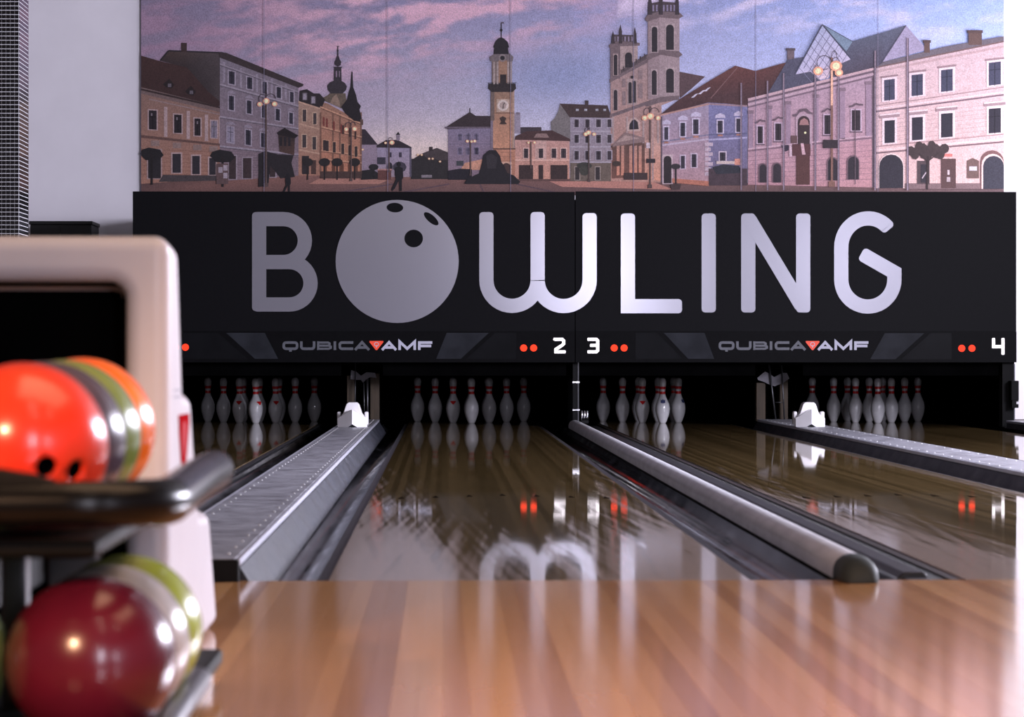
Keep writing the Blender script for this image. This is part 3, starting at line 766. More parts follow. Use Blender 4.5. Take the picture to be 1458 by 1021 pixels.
for j in range(ny + 1):
    for i in range(nx + 1):
        x = x0m + (x1m - x0m) * i / nx; y = TOPY + (276 - TOPY) * j / ny
        pr.v.append(tuple(P(x, y, MY - 0.0004))); pr.c.append(tuple(v * 1.15 for v in ink(sky(x, y))))
for j in range(ny):
    for i in range(nx):
        a = base + j * (nx + 1) + i; pr.f.append((a, a + 1, a + nx + 2, a + nx + 1))
# ground
pr.poly([(200.3, 252), (420, 246), (640, 250), (900, 255), (1100, 262), (1429.5, 267), (1429.5, 278), (200.3, 278)],
        [(78, 58, 58), (128, 84, 74), (132, 98, 106), (150, 96, 90), (120, 84, 84), (100, 76, 80), (92, 72, 76), (96, 66, 62)], 1)
for x0_, y0_, x1_, y1_ in ((640, 262, 560, 276), (683, 262, 690, 276), (735, 262, 800, 276), (560, 262, 470, 276), (800, 262, 905, 276)): pr.line(x0_, y0_, x1_, y1_, 1.8, (88, 66, 74), 2)
pr.poly([(460, 251), (560, 253), (540, 262), (440, 262)], (158, 104, 88), 2)
pr.poly([(780, 257), (930, 259), (960, 270), (800, 266)], (176, 112, 96), 2)
DK = (38, 34, 38)
# --- left: orange house
pr.vgrad([(200.3, 79), (228, 87), (266, 96), (296, 130), (322, 152), (300, 150), (200.3, 128)], (62, 40, 38), (54, 36, 36), 4)
pr.poly([(228, 86.5), (240, 72.5), (258, 73), (318, 75.5), (313.5, 150), (296, 135), (266, 96.5)], [(52, 42, 44), (66, 50, 46), (66, 50, 46), (74, 64, 66), (70, 60, 62), (52, 44, 46), (50, 42, 44)], 3)
pr.line(228, 86.5, 240, 72.2, 2, DK, 5); pr.line(240, 72.2, 318, 75.2, 2, DK, 5)
pr.rect(258, 266, 61, 74, (58, 42, 42), 5)
for x, y in ((240, 118), (271, 128)):
    pr.poly([(x - 8, y + 2), (x + 1, y - 6), (x + 8, y + 3), (x + 4, y + 8), (x - 4, y + 6)], (36, 28, 30), 5); pr.rect(x - 1, x + 4, y + 1, y + 6, (92, 84, 92), 6)
pr.vgrad([(200.3, 127), (317, 155), (317, 253), (200.3, 262)], (122, 92, 82), (150, 102, 82), 4)
pr.poly([(200.3, 124), (318, 153), (318, 161), (200.3, 133)], (104, 84, 82), 5)
pr.line(200, 127, 322, 155, 2.6, (52, 38, 38), 6); pr.line(212, 141, 317, 164, 1.6, (132, 110, 108), 6)
pr.poly([(200.3, 192), (317, 205), (317, 208), (200.3, 196)], (92, 64, 58), 6)
for x, y in ((221, 204), (252, 207), (281, 210), (304, 212)): pr.rect(x - 6, x + 6, y - 4, y + 4, (128, 104, 98), 6)
for x, t_, b_ in ((236, 152, 195), (268, 158, 198), (294, 163, 201), (314, 166, 204)): pr.rect(x - 2.4, x + 2.4, t_, b_, (158, 132, 132), 6)
for a, b, c_, d in ((212, 223, 157, 184), (248, 258.5, 163, 189), (277, 285.5, 168.6, 193), (300.6, 309, 172, 196)):
    pr.win(a, b, c_, d, 7, (160, 134, 134), (40, 33, 38) if a < 300 else (118, 108, 124), 1.8, sk=0.06); pr.rect(a + 3, a + 5, c_ + 4, c_ + 8, (120, 108, 116), 10)
for k in range(7): pr.line(200.3, 212 + k * 6, 317, 217 + k * 5.4, 0.7, (122, 80, 66), 6)
for a, b, c_, d in ((245.6, 257.5, 219, 246), (273.7, 284.4, 222, 248), (298, 307, 225, 249)): pr.win(a, b, c_, d, 7, (164, 136, 134), (44, 40, 46), 2, bars=False)
pr.win(211, 229, 214, 254, 7, (150, 122, 120), (40, 36, 40), 2, bars=False)
pr.poly([(232, 249), (317, 250), (317, 257), (226, 259)], (66, 58, 60), 7)
for x, y, r in ((216, 219, 17), (317, 222, 18)):
    pr.poly([(x - r, y), (x - r * 0.8, y - 6), (x - 4, y - 9), (x + r * 0.7, y - 6), (x + r, y + 2), (x + r * 0.6, y + 9), (x - r * 0.5, y + 9)], (34, 31, 34), 11)
    pr.rect(x - 1.6, x + 1.6, y, y + 44, (34, 29, 31), 11)
pr.rect(308, 325, 233, 262, (88, 66, 66), 12)
for a, c_ in ((318, 235), (318, 246), (311, 238)): pr.rect(a, a + 6, c_, c_ + 8, (150, 136, 146), 13)
# --- grey lilac four storey house
pr.vgrad([(313, 79), (425, 122), (425, 250), (313, 258)], (112, 103, 115), (122, 100, 108), 6)
pr.poly([(311, 74.5), (322, 75), (432.5, 120), (431, 123), (425, 125), (313, 82)], (54, 44, 46), 7)
for a, b, c_ in (((313, 120), (425, 151), 2.4), ((313, 166), (425, 183), 2.0), ((313, 208), (425, 220), 2.4), ((313, 91), (425, 131), 1.2)): pr.line(a[0], a[1], b[0], b[1], c_, (142, 130, 142), 8); pr.line(a[0], a[1] + 2, b[0], b[1] + 2, 1.0, (84, 76, 86), 8)
for k in range(10): pr.line(313, 214 + k * 4, 425, 222 + k * 3, 0.6, (98, 84, 94), 7)
for x, t_, b_ in ((319, 88, 118), (343, 97, 125), (366, 105, 131), (387, 112, 137), (407, 120, 142)): pr.rect(x - 1.5, x + 1.5, t_, b_, (136, 124, 138), 8)
W2 = [((326, 334, 101, 119), (352, 359, 109.5, 126), (374, 380, 116, 132.6), (394, 400, 123.6, 139), (413, 418, 130.5, 145)),
      ((326, 333, 136, 156), (351.5, 358, 142.7, 161), (373, 379, 149.5, 167), (392.7, 398.4, 154.7, 171), (412, 417, 160, 176)),
      ((324, 332.5, 180, 202), (350, 357, 184.6, 205.7), (371.7, 379, 189, 209))]
for r_, row in enumerate(W2):
    for k, (a, b, c_, d) in enumerate(row):
        pr.win(a, b, c_, d, 9, (146, 134, 148), (128, 118, 136) if (r_ == 2 and k == 0) else (48, 44, 56), 1.8, sk=0.2)
        if r_ > 0: pr.poly([(a - 3, c_ - 3), (a - 1, c_ - 6), ((a + b) / 2, c_ - 7.5), (b + 1, c_ - 5), (b + 3, c_ - 2)], (134, 122, 136), 9)
for a, b, c_, d in ((326, 336, 222, 255), (346, 358, 225, 254), (384, 392, 230, 252)): pr.win(a, b, c_, d, 9, (140, 124, 134), (56, 42, 44), 1.8, bars=False)
pr.poly([(394, 189), (405, 182), (425, 193), (420, 197), (396, 192)], (34, 27, 30), 11); pr.vgrad([(396, 190), (420, 196), (419, 221), (398, 216)], (48, 38, 38), (78, 54, 48), 11)
for x in (400, 406, 412): pr.rect(x - 1.7, x + 1.7, 195, 208, (36, 32, 38), 12)
pr.poly([(368, 219), (378, 215), (396, 220), (418, 221), (415, 232), (420, 252), (400, 254), (385, 236), (382, 265), (368, 266)], (38, 33, 37), 12)
# --- narrow yellow house and orange town hall
pr.vgrad([(425, 143), (456, 153), (456, 250), (425, 250)], (146, 116, 98), (150, 100, 78), 7)
pr.poly([(426, 144), (427, 129), (437, 127), (447, 133), (455, 133), (463, 142), (458, 154)], (42, 35, 38), 8)
for x, y in ((434, 138), (446, 143)): pr.win(x - 2.3, x + 2.3, y - 5, y + 4, 9, (100, 90, 98), (136, 126, 138), 1, arch=True)
for a, b in (((425, 145), (456, 155)), ((425, 176), (456, 184)), ((425, 213), (456, 219))): pr.line(a[0], a[1], b[0], b[1], 2.0, (172, 134, 110), 8)
for a, b, c_, d in ((431, 436, 156, 173), (446, 450.6, 161, 177), (430.6, 436, 192, 210), (445, 450, 195, 213)): pr.win(a, b, c_, d, 9, (176, 142, 118), (62, 52, 54), 1.3)
pr.rect(430, 440, 222, 248, (46, 40, 44), 9); pr.rect(443, 450, 228, 248, (70, 48, 44), 9)
pr.vgrad([(456, 145), (466, 147), (515, 174), (515, 251), (456, 250)], (138, 98, 78), (172, 104, 70), 7)
for k in range(4):
    t_ = (152, 180, 214, 226)[k]; b_ = (176, 195, 221, 232)[k]; pr.line(456, t_, 515, b_, 1.8, (178, 126, 94), 8); pr.line(456, t_ + 2, 515, b_ + 2, 0.9, (98, 66, 54), 8)
for x in (456.5, 474, 484, 497, 514): pr.rect(x - 1.2, x + 1.2, 160, 248, (112, 76, 60), 8)
for k, x in enumerate((461, 465.5, 475.5, 486, 488.5, 498, 506)):
    y = 166 + (x - 460) * 0.42; pr.win(x - 1.3, x + 1.3, y, y + 13, 9, None, (112, 44, 36) if k < 4 else (64, 44, 42), arch=True)
for x in (462, 466, 476, 488, 498, 507): y = 199 + (x - 460) * 0.2; pr.win(x - 2, x + 2, y, y + 15, 9, (180, 130, 98), (56, 44, 44), 0.8)
for x in (463, 475, 487, 498, 507): y = 232; pr.win(x - 2.4, x + 2.4, y, y + 15, 9, None, (88, 52, 38), arch=True)
pr.poly([(456, 141), (466, 136), (472, 131), (492, 133), (494, 150), (486, 154), (470, 147)], (92, 78, 66), 6)
pr.poly([(470, 147), (474, 138), (479, 134), (484, 146), (484, 153)], (128, 104, 88), 8)
TW = (50, 44, 50)
pr.poly([(466, 122), (470, 117), (475, 115), (486, 115), (491, 118), (494, 123), (493, 128), (488, 133), (471, 133), (467, 128)], TW, 8)
pr.poly([(475.5, 116), (476, 96), (474, 95), (488, 95), (486, 97), (486.5, 116)], TW, 8); pr.rect(478, 480, 101, 110, (122, 100, 118), 9); pr.rect(482.5, 484, 101, 110, (122, 100, 118), 9)
pr.poly([(476.5, 92), (476, 88), (478, 85), (480, 79), (480.4, 66), (481.6, 66), (482, 79), (484, 85), (486, 88), (485, 93), (481, 95)], TW, 8); pr.disc(481, 72.5, 1.4, 1.4, TW, 8); pr.rect(479.5, 483, 65.5, 66.5, TW, 8)
pr.poly([(486, 152), (494, 142), (497, 130), (499, 124), (500.5, 102), (502, 102), (503, 124), (507, 135), (509, 145), (514, 151), (512, 156), (516, 174), (504, 172), (492, 162)], (34, 30, 34), 9)
pr.rect(513, 517, 170, 178, (90, 66, 58), 9)
for x in (438, 462, 480, 505): pr.disc(x, 231, 8, 6, (40, 35, 36), 12); pr.rect(x - 1, x + 1, 232, 256, (38, 32, 33), 12)
pr.rect(456, 515, 244, 254, (70, 50, 46), 11)
# --- far houses in the gap
pr.poly([(515, 206), (538, 206), (538, 248), (515, 248)], (136, 118, 134), 3); pr.poly([(515, 184), (520, 184), (538, 206), (515, 206)], (50, 42, 50), 4)
pr.vgrad([(537, 209), (585, 209), (585, 252), (537, 252)], (140, 128, 152), (148, 128, 140), 4); pr.poly([(536, 207), (550, 199.5), (566, 199), (586, 209.5), (586, 211), (536, 210)], (48, 40, 46), 5)
pr.rect(564.5, 569.5, 191, 200, (128, 112, 126), 5); pr.poly([(564, 192), (567, 187.5), (570, 192)], DK, 6)
pr.rect(537, 549, 224, 234, (54, 50, 62), 6)
for a, b in ((554, 557.6), (568, 572)): pr.rect(a, b, 217, 224, (58, 50, 66), 6)
pr.rect(583, 586, 211, 252, (84, 76, 92), 5)
pr.rect(585, 638, 226, 255, (44, 40, 42), 4); pr.poly([(598, 220), (610, 215), (622, 210.5), (638, 217), (638, 228), (598, 228)], (66, 56, 58), 5); pr.rect(611, 616, 209, 215, (52, 42, 44), 6)
pr.poly([(586, 228), (600, 219), (612, 228), (620, 226), (638, 236), (638, 253), (586, 253)], (44, 40, 42), 6)
pr.rect(600, 615, 249, 253, (120, 110, 116), 7)
pr.rect(538, 557, 242, 256, (92, 52, 48), 8); pr.rect(537.5, 558, 240.5, 242.5, (166, 112, 104), 9)
pr.poly([(514, 243), (530, 241), (538, 246), (538, 255), (514, 256)], (36, 33, 36), 7)
pr.disc(532, 238, 7, 4.5, (36, 33, 37), 8); pr.rect(531, 533.5, 240, 255, (34, 30, 33), 8); pr.disc(569, 238, 10, 8, (62, 56, 68), 7, 9); pr.disc(555, 238, 4, 7, (46, 40, 48), 8)
def walker(x, y0, y1):
    h = y1 - y0; c_ = (30, 27, 32)
    pr.disc(x, y0 + h * 0.09, h * 0.07, h * 0.09, c_, 14, 10)
    pr.poly([(x - h * 0.12, y0 + h * 0.2), (x, y0 + h * 0.16), (x + h * 0.13, y0 + h * 0.22), (x + h * 0.15, y0 + h * 0.55), (x + h * 0.1, y0 + h * 0.62), (x - h * 0.1, y0 + h * 0.62), (x - h * 0.14, y0 + h * 0.4)], c_, 14)
    pr.poly([(x - h * 0.1, y0 + h * 0.6), (x + h * 0.02, y0 + h * 0.6), (x - h * 0.14, y0 + h * 0.92), (x - h * 0.22, y0 + h), (x - h * 0.26, y0 + h * 0.95)], c_, 14)
    pr.poly([(x, y0 + h * 0.6), (x + h * 0.1, y0 + h * 0.6), (x + h * 0.1, y0 + h), (x + h * 0.02, y0 + h)], c_, 14)
walker(568, 230, 272); walker(410, 246, 274)
# --- lilac house, clock tower, monument
pr.vgrad([(638, 182), (700, 182), (700, 254), (638, 254)], (118, 106, 130), (132, 108, 120), 5)
pr.poly([(634, 181.5), (669, 159.5), (677.6, 165), (700, 165), (700, 182), (637, 184)], (54, 42, 46), 6); pr.rect(633.5, 700, 180.5, 183, (98, 84, 96), 7); pr.rect(668.3, 669.7, 154, 161, DK, 7)
for r_, (c_, d) in enumerate(((190, 200), (210, 220))):
    for a in (652, 664, 675.5): pr.win(a, a + 6, c_, d, 7, (132, 120, 144), (98, 88, 112) if r_ == 0 or a < 670 else (66, 58, 78), 0.8)
pr.line(638, 205, 700, 205, 1, (100, 90, 110), 7)
pr.poly([(662, 232), (690, 226), (690, 242), (655, 242)], (186, 126, 98), 8); pr.rect(650, 660, 229, 236, (62, 64, 70), 8)
pr.poly([(638, 243), (655, 240), (672, 241), (672, 256), (638, 256)], (36, 32, 40), 9)
pr.rect(698.5, 704, 165, 215, (118, 104, 118), 8)
pr.vgrad([(702, 126), (731.5, 126), (731.5, 212), (702, 212)], (132, 102, 82), (182, 122, 88), 8); pr.rect(698.8, 704, 126, 172, (104, 86, 80), 9); pr.rect(729.5, 732.4, 126, 212, (160, 128, 112), 9)
pr.vgrad([(703, 212), (733.5, 212), (733.5, 250), (703, 250)], (178, 116, 84), (162, 102, 76), 8); pr.rect(702, 734, 211, 213, (96, 66, 56), 9)
for k in range(6): pr.line(712, 217 + k * 6, 733, 217 + k * 6, 0.7, (138, 88, 66), 9)
pr.poly([(696, 119), (734, 119), (735, 126), (730, 131), (700, 131), (695, 126)], (48, 40, 42), 10); pr.line(694.5, 118, 735.5, 118, 0.8, DK, 10)
for x in range(696, 736, 5): pr.line(x, 118, x, 124, 0.8, DK, 10)
pr.rect(700.5, 729, 84, 121, (116, 98, 94), 9); pr.rect(710, 722, 86, 118, (142, 104, 80), 10)
for x in (703.5, 708.5, 723.5, 727.5): pr.rect(x - 1.1, x + 1.1, 88, 120, (152, 134, 130), 10)
pr.rect(712, 721, 106, 121, (46, 38, 40), 11); pr.poly([(697, 81), (705, 76), (726, 76), (731, 81), (730, 87), (698, 87)], (104, 92, 94), 10)
pr.disc(715.5, 82.5, 5.5, 5.5, (126, 112, 112), 11); pr.disc(715.5, 82.5, 3.3, 3.3, (40, 36, 40), 12)
pr.poly([(703, 77), (704, 68), (702.5, 67), (705, 60), (709, 55), (713.5, 53), (718, 55), (723, 60), (725, 67), (723.5, 68), (724.5, 77)], (38, 33, 38), 11)
pr.rect(713.2, 714.4, 33, 54, (38, 33, 38), 11); pr.disc(713.8, 43, 1.9, 2.2, (38, 33, 38), 11); pr.rect(713.5, 717.5, 31.5, 33.5, (72, 60, 70), 11)
pr.rect(707, 725.5, 141, 159.5, (170, 142, 124), 10); pr.disc(716.2, 150, 7.8, 7.8, (196, 178, 170), 11, 20); pr.disc(716.2, 150, 5.0, 5.0, (160, 138, 130), 12, 16); pr.line(716.2, 150, 719, 146, 0.9, DK, 13); pr.line(716.2, 150, 716.2, 155, 0.9, DK, 13)
pr.poly([(711, 168), (716, 165.5), (721, 168), (719, 173), (722, 177), (711, 177), (713.5, 173)], (62, 48, 44), 10); pr.line(702, 161, 732, 161, 1.2, (112, 82, 66), 10)
pr.win(715, 727, 232, 252, 9, (196, 150, 124), (70, 50, 48), 1.6, arch=True)
pr.poly([(661, 261), (666, 254), (682, 247), (686, 232), (688, 221), (696, 214), (706, 213.5), (712, 222), (714, 231), (718, 236), (722, 246), (732, 250), (741, 259), (738, 262), (664, 262)], (36, 32, 37), 14)
pr.poly([(692, 222), (700, 219), (708, 224), (706, 240), (694, 240)], (50, 45, 50), 15)
# --- salmon house
pr.vgrad([(733, 199), (811, 199), (811, 257), (733, 257)], (176, 128, 118), (190, 128, 104), 6)
pr.poly([(733, 199), (734, 194), (749, 187), (786, 185.5), (812, 198), (812, 201)], (70, 46, 46), 7); pr.rect(732, 741, 161, 190, (138, 126, 142), 6); pr.rect(735, 740, 160, 163, (110, 96, 108), 7); pr.rect(741, 771, 181, 190, (62, 52, 58), 6)
pr.poly([(760, 196), (764, 190), (778, 190), (782, 196)], (128, 100, 96), 8)
pr.rect(733, 811, 227, 229, (206, 158, 140), 8); pr.rect(762, 778, 200, 227, (184, 142, 132), 7)
for a, b in ((746, 752), (767, 773.5), (785.5, 792), (799, 806)): pr.win(a, b, 211.6, 225, 9, (200, 160, 148), (64, 52, 58), 1.4)
for a, b in ((739, 759), (767, 773.5), (784, 808)): pr.rect(a, b, 235, 255, (58, 42, 42), 9)
pr.rect(733, 811, 255, 258, (96, 66, 62), 8)
# --- grey house
pr.vgrad([(812, 166), (871, 167), (871, 258), (812, 258)], (138, 128, 144), (142, 122, 124), 6)
pr.poly([(797.5, 147.5), (812, 166), (812, 202), (785, 186), (784, 174), (790, 168), (795, 158)], (112, 104, 104), 6)
pr.poly([(797, 147.5), (865, 150), (871, 168), (811, 167)], (64, 48, 48), 7); pr.rect(833, 838, 143, 152, (60, 48, 50), 8)
for x in (822, 834, 850, 861): pr.rect(x - 2, x + 2, 155, 158, (150, 148, 160), 8)
for y in (186, 208, 230): pr.rect(812, 871, y, y + 2, (160, 148, 160), 8)
for c_, d in ((170, 181), (192, 203.5), (215, 227.5)):
    for a, b in ((818, 824), (833.5, 839.5), (849, 855.5), (865, 870.5)): pr.win(a, b, c_, d, 9, (160, 148, 160), (60, 50, 58), 1.3)
pr.rect(812, 871, 232, 258, (104, 88, 78), 8)
for a, b in ((819, 825), (848, 854)): pr.win(a, b, 238, 256, 9, (150, 132, 124), (52, 44, 46), 1.2, bars=False)
pr.disc(832, 236, 11, 5, (58, 56, 52), 11); pr.disc(832, 243, 7, 7, (64, 62, 56), 11)
# --- church
CH = (142, 120, 122); CH2 = (156, 132, 130); CHD = (106, 88, 92); AW = (46, 40, 46)
pr.vgrad([(869, 64), (907, 60), (907, 92), (922, 78), (967, 72), (967, 140), (942, 150), (942, 260), (870, 258)], CH, (176, 124, 108), 8)
pr.rect(869, 883, 62, 112, CHD, 9); pr.rect(883, 908, 62, 98, CH2, 9)
pr.poly([(867, 64), (880, 58), (911, 61), (911, 65), (882, 66), (868, 69)], CHD, 10)
pr.poly([(870, 61), (872, 49), (906, 50), (907, 61)], (72, 60, 64), 9)
for x in range(874, 906, 5): pr.rect(x, x + 2.2, 52, 59, (132, 116, 138), 10)
for x, y in ((873, 44), (883.5, 35), (904, 39)): pr.poly([(x - 2.6, 62), (x - 2.2, y + 9), (x, y), (x + 2.2, y + 9), (x + 2.6, 62)], (60, 50, 54), 11)
for a, b, c_, d in ((874, 879, 77.6, 107), (890, 900, 74.6, 96), (874, 879, 128, 157)): pr.win(a, b, c_, d, 10, CH2, AW, 1.2, arch=True)
pr.poly([(884, 100), (921, 77), (921, 84), (884, 105)], (84, 70, 74), 10)
for k in range(6): x = 888 + k * 6; pr.line(x, 103 - (x - 884) * 0.6 - 6, x, 103 - (x - 884) * 0.6, 1.4, (60, 50, 56), 11)
pr.poly([(868, 113), (922, 84), (922, 89), (868, 118)], CHD, 10); pr.poly([(868, 163), (942, 137), (942, 142), (868, 168)], CHD, 10)
pr.rect(893, 907, 112, 149, CH2, 10); pr.win(895, 899.5, 117, 147, 11, None, AW, arch=True); pr.win(901, 905.5, 115, 146, 11, None, AW, arch=True); pr.disc(900, 110, 2, 2.2, AW, 12)
for a, b, c_, d in ((886, 891, 130, 150), (909, 915, 119, 140), (909, 915, 100, 113), (886, 891, 112, 124)): pr.rect(a, b, c_, d, (128, 106, 108), 10)
pr.poly([(896, 184.5), (896.5, 177), (900, 171.5), (904, 170), (908, 174), (909.5, 184)], AW, 11); pr.poly([(893, 187), (894, 175), (899, 168), (905, 167), (911, 173), (912, 186.5)], (178, 148, 140), 10)
pr.vgrad([(871, 206), (918, 198), (918, 252), (871, 254)], (92, 66, 60), (112, 70, 58), 9)
pr.poly([(872, 206), (890, 188), (918, 196), (918, 202), (872, 209)], (128, 102, 100), 11); pr.poly([(877, 203), (890, 192), (911, 197)], (158, 130, 124), 12)
for k, x in enumerate((880, 886.5, 898, 905, 911.5)): pr.vgrad([(x - 2.1, 208), (x + 2.1, 207), (x + 2.1, 249), (x - 2.1, 250)], (168, 120, 106), (196, 118, 88), 12)
pr.vgrad([(918, 200), (942, 196), (942, 258), (918, 254)], (184, 140, 128), (200, 128, 98), 9); pr.rect(928, 931, 150, 256, (168, 132, 126), 10)
for x in (873, 893, 916, 937): pr.rect(x - 1.4, x + 1.4, 166, 204, CH2, 10)
# right tower
pr.poly([(922.5, 26), (939, 22), (939, 140), (922.5, 142)], (138, 116, 120), 11); pr.poly([(939, 22), (967.5, 24), (967.5, 138), (939, 142)], (150, 128, 132), 11)
pr.poly([(918, 27), (922, 21), (940, 16), (968, 18), (973, 23), (966, 27), (940, 25), (921, 31)], CHD, 12)
pr.poly([(923, 22), (926, 5), (941, 2), (966, 4), (967, 20), (940, 17)], (70, 58, 64), 11)
for x in range(929, 964, 5): pr.rect(x, x + 2.4, 7, 16, (124, 112, 140), 12)
for x, y in ((925.5, -8), (941, -14), (964, -9)): pr.poly([(x - 3, 21), (x - 2.6, y + 12), (x, y), (x + 2.6, y + 12), (x + 3, 21)], (60, 50, 56), 13)
pr.poly([(920, 82), (921, 78), (940, 71), (967, 73), (972, 78), (966, 82), (940, 78), (922, 86)], CHD, 12)
pr.poly([(918, 146), (940, 138), (967, 136), (967, 142), (940, 146), (920, 152)], CHD, 12)
for a, b, c_, d in ((928, 936, 38, 74), (948.5, 959.5, 35, 71), (928, 935, 100, 135), (948.5, 959.5, 97.5, 132)): pr.win(a, b, c_, d, 12, (166, 144, 146), AW, 1.3, arch=True)
pr.poly([(967, 102), (1004, 109), (985, 126), (968, 140)], (84, 62, 66), 8)
pr.disc(878, 233, 6, 4, (66, 52, 48), 13); pr.rect(888, 922, 246, 256, (64, 48, 48), 13)
# --- blue lilac corner house
pr.vgrad([(941, 163), (1009, 146), (1009, 264), (941, 258)], (142, 128, 152), (168, 126, 134), 9); pr.vgrad([(1009, 146), (1064, 149), (1064, 262), (1009, 264)], (108, 106, 150), (106, 92, 118), 9)
pr.poly([(939, 164), (968, 141), (1012, 114), (1047, 93.5), (1076, 101), (1122, 88), (1096, 132), (1064, 151), (1040, 148), (1009, 146)], [(70, 44, 48), (74, 46, 48), (92, 52, 50), (98, 54, 50), (92, 50, 48), (88, 52, 50), (72, 46, 50), (74, 50, 54), (76, 48, 50), (70, 44, 48)], 10)
pr.line(1050, 96, 1012, 140, 1.2, (120, 84, 84), 11); pr.line(940, 164, 1009, 148, 2.4, (168, 122, 112), 11); pr.line(1009, 148, 1064, 151, 2.4, (148, 116, 124), 11)
for a, b in ((998, 131), (1006, 127), (988, 136)): pr.poly([(a - 4, b + 3), (a + 2, b - 2), (a + 6, b - 3), (a, b + 3)], (186, 178, 196), 11)
pr.line(941, 202, 1009, 192, 2, (116, 108, 134), 10); pr.line(941, 207, 1009, 198, 2.4, (176, 158, 178), 10); pr.line(1009, 192, 1064, 190, 2, (84, 82, 118), 10); pr.line(1009, 199, 1064, 196, 2.4, (158, 150, 184), 10)
for k in range(7): pr.rect(1003.5, 1015 - (k % 2) * 3, 203 + k * 7, 208 + k * 7, (180, 158, 172), 11)
for a, b, c_, d in ((946, 951.5, 181, 199), (969, 975.5, 175, 194), (987, 994.6, 170, 191), (1022, 1029, 172, 189), (1048.5, 1054, 169, 188)):
    pr.win(a, b, c_, d, 11, (186, 172, 194), (56, 50, 64), 1.8); pr.poly([(a - 4, c_ - 4), (a - 3, c_ - 8), ((a + b) / 2, c_ - 11), (b + 3, c_ - 8.5), (b + 4, c_ - 4)], (178, 166, 190), 11); pr.rect(a, b, d + 2.5, d + 5, (158, 100, 80), 12)
for a, b, c_, d in ((969.5, 975, 222, 240), (985, 991.6, 219.6, 238), (1025, 1033, 217, 229)): pr.win(a, b, c_, d, 11, (186, 166, 184), (54, 48, 60), 1.8)
pr.win(945, 956, 222, 261, 11, (186, 160, 166), (46, 38, 42), 2, arch=True)
pr.poly([(957, 254), (1009, 258), (1009, 265), (957, 260)], (172, 96, 70), 12); pr.rect(1009, 1064, 240, 264, (70, 54, 62), 11)
pr.rect(1020, 1054, 229.5, 233.5, (190, 168, 164), 13); pr.rect(1046, 1054, 226, 235, (196, 120, 100), 13); pr.poly([(1014, 238), (1030, 234), (1052, 236), (1058, 246), (1020, 248)], (46, 46, 56), 12)
pr.rect(941, 943, 166, 260, (92, 76, 88), 12)
pr.disc(962, 237, 7, 4, (52, 46, 50), 14); pr.rect(961, 963.5, 238, 263, (48, 40, 42), 14); pr.poly([(954, 262), (970, 262), (968, 270), (956, 270)], (70, 52, 52), 14)
# --- pink palace with glass pyramid
pr.vgrad([(1065, 141), (1244, 97), (1244, 267), (1065, 263)], (160, 132, 150), (176, 128, 140), 11)
pr.poly([(1094, 132), (1121.6, 85), (1144, 81), (1156, 104), (1170, 116), (1098, 134)], (76, 74, 94), 12); pr.rect(1121, 1131, 70, 88, (104, 88, 96), 11); pr.rect(1119.5, 1132.5, 68.5, 72, (84, 72, 80), 12)
pr.poly([(1180, 114), (1207, 61), (1260, 45.5), (1290, 36), (1260, 86), (1246, 97)], [(74, 68, 84), (82, 84, 104), (84, 88, 108), (86, 88, 108), (80, 76, 96), (76, 66, 82)], 12)
pr.poly([(1290, 36), (1317, 67), (1316, 72), (1257, 88)], (150, 138, 168), 13); pr.line(1290, 36, 1256, 88, 1.4, (76, 72, 90), 14)
pr.poly([(1171, 35), (1214, 59), (1205, 73)], (110, 128, 150), 13)
pr.poly([(1171, 35), (1212, 84), (1187, 95), (1179, 111), (1166, 113.5), (1154, 102), (1132, 106)], [(150, 156, 190), (184, 172, 198), (190, 166, 186), (206, 176, 186), (200, 176, 190), (178, 164, 190), (176, 168, 198)], 14)
for k in range(1, 7):
    t_ = k / 7.0
    a = (1171 + (1132 - 1171) * t_, 35 + 71 * t_); pr.line(a[0], a[1], min(1200, a[0] + 36 * (1 - t_ * 0.4)), a[1] + 42 * (1 - t_ * 0.4), 0.8, (112, 108, 136), 15)
    b = (1171 + 41 * t_, 35 + 49 * t_); pr.line(b[0], b[1], b[0] - 34 * (1 - t_ * 0.3), b[1] + 58 * (1 - t_ * 0.3), 0.8, (112, 108, 136), 15)
pr.line(1171, 35, 1132, 106, 1.5, (72, 72, 92), 16); pr.line(1171, 35, 1212, 84, 1.8, (66, 66, 86), 16); pr.line(1171, 35, 1214, 59, 1.0, (76, 80, 98), 16)
for k, (w_, c_) in enumerate(((3.5, (186, 150, 158)), (2.2, (104, 84, 96)), (3.5, (176, 144, 158)), (2.0, (112, 90, 104)))): pr.line(1065, 142 + k * 3.6, 1244, 98 + k * 3.6, w_, c_, 15)
pr.line(1065, 215, 1244, 196, 2.0, (118, 90, 104), 14); pr.line(1065, 212, 1244, 193, 1.6, (190, 156, 170), 14)
pr.poly([(1065, 217), (1244, 198), (1244, 267), (1065, 263)], [(168, 128, 142), (172, 124, 136), (178, 124, 130), (170, 120, 130)], 12)
for k in range(7): pr.line(1065, 223 + k * 6, 1244, 206 + k * 8.2, 0.7, (140, 100, 114), 13)
for x, w_ in ((1069, 3.2), (1096, 3), (1122.5, 3.4), (1162, 3.6), (1199.5, 3.8), (1237, 4.2)):
    yt = 154 - (x - 1065) * 0.246; yb_ = 214 - (x - 1065) * 0.106; pr.rect(x - w_, x + w_, yt + 4, yb_ - 2, (146, 118, 138), 14); pr.rect(x - w_ - 1, x + w_ + 1, yt + 4, yt + 9, (124, 100, 114), 15)
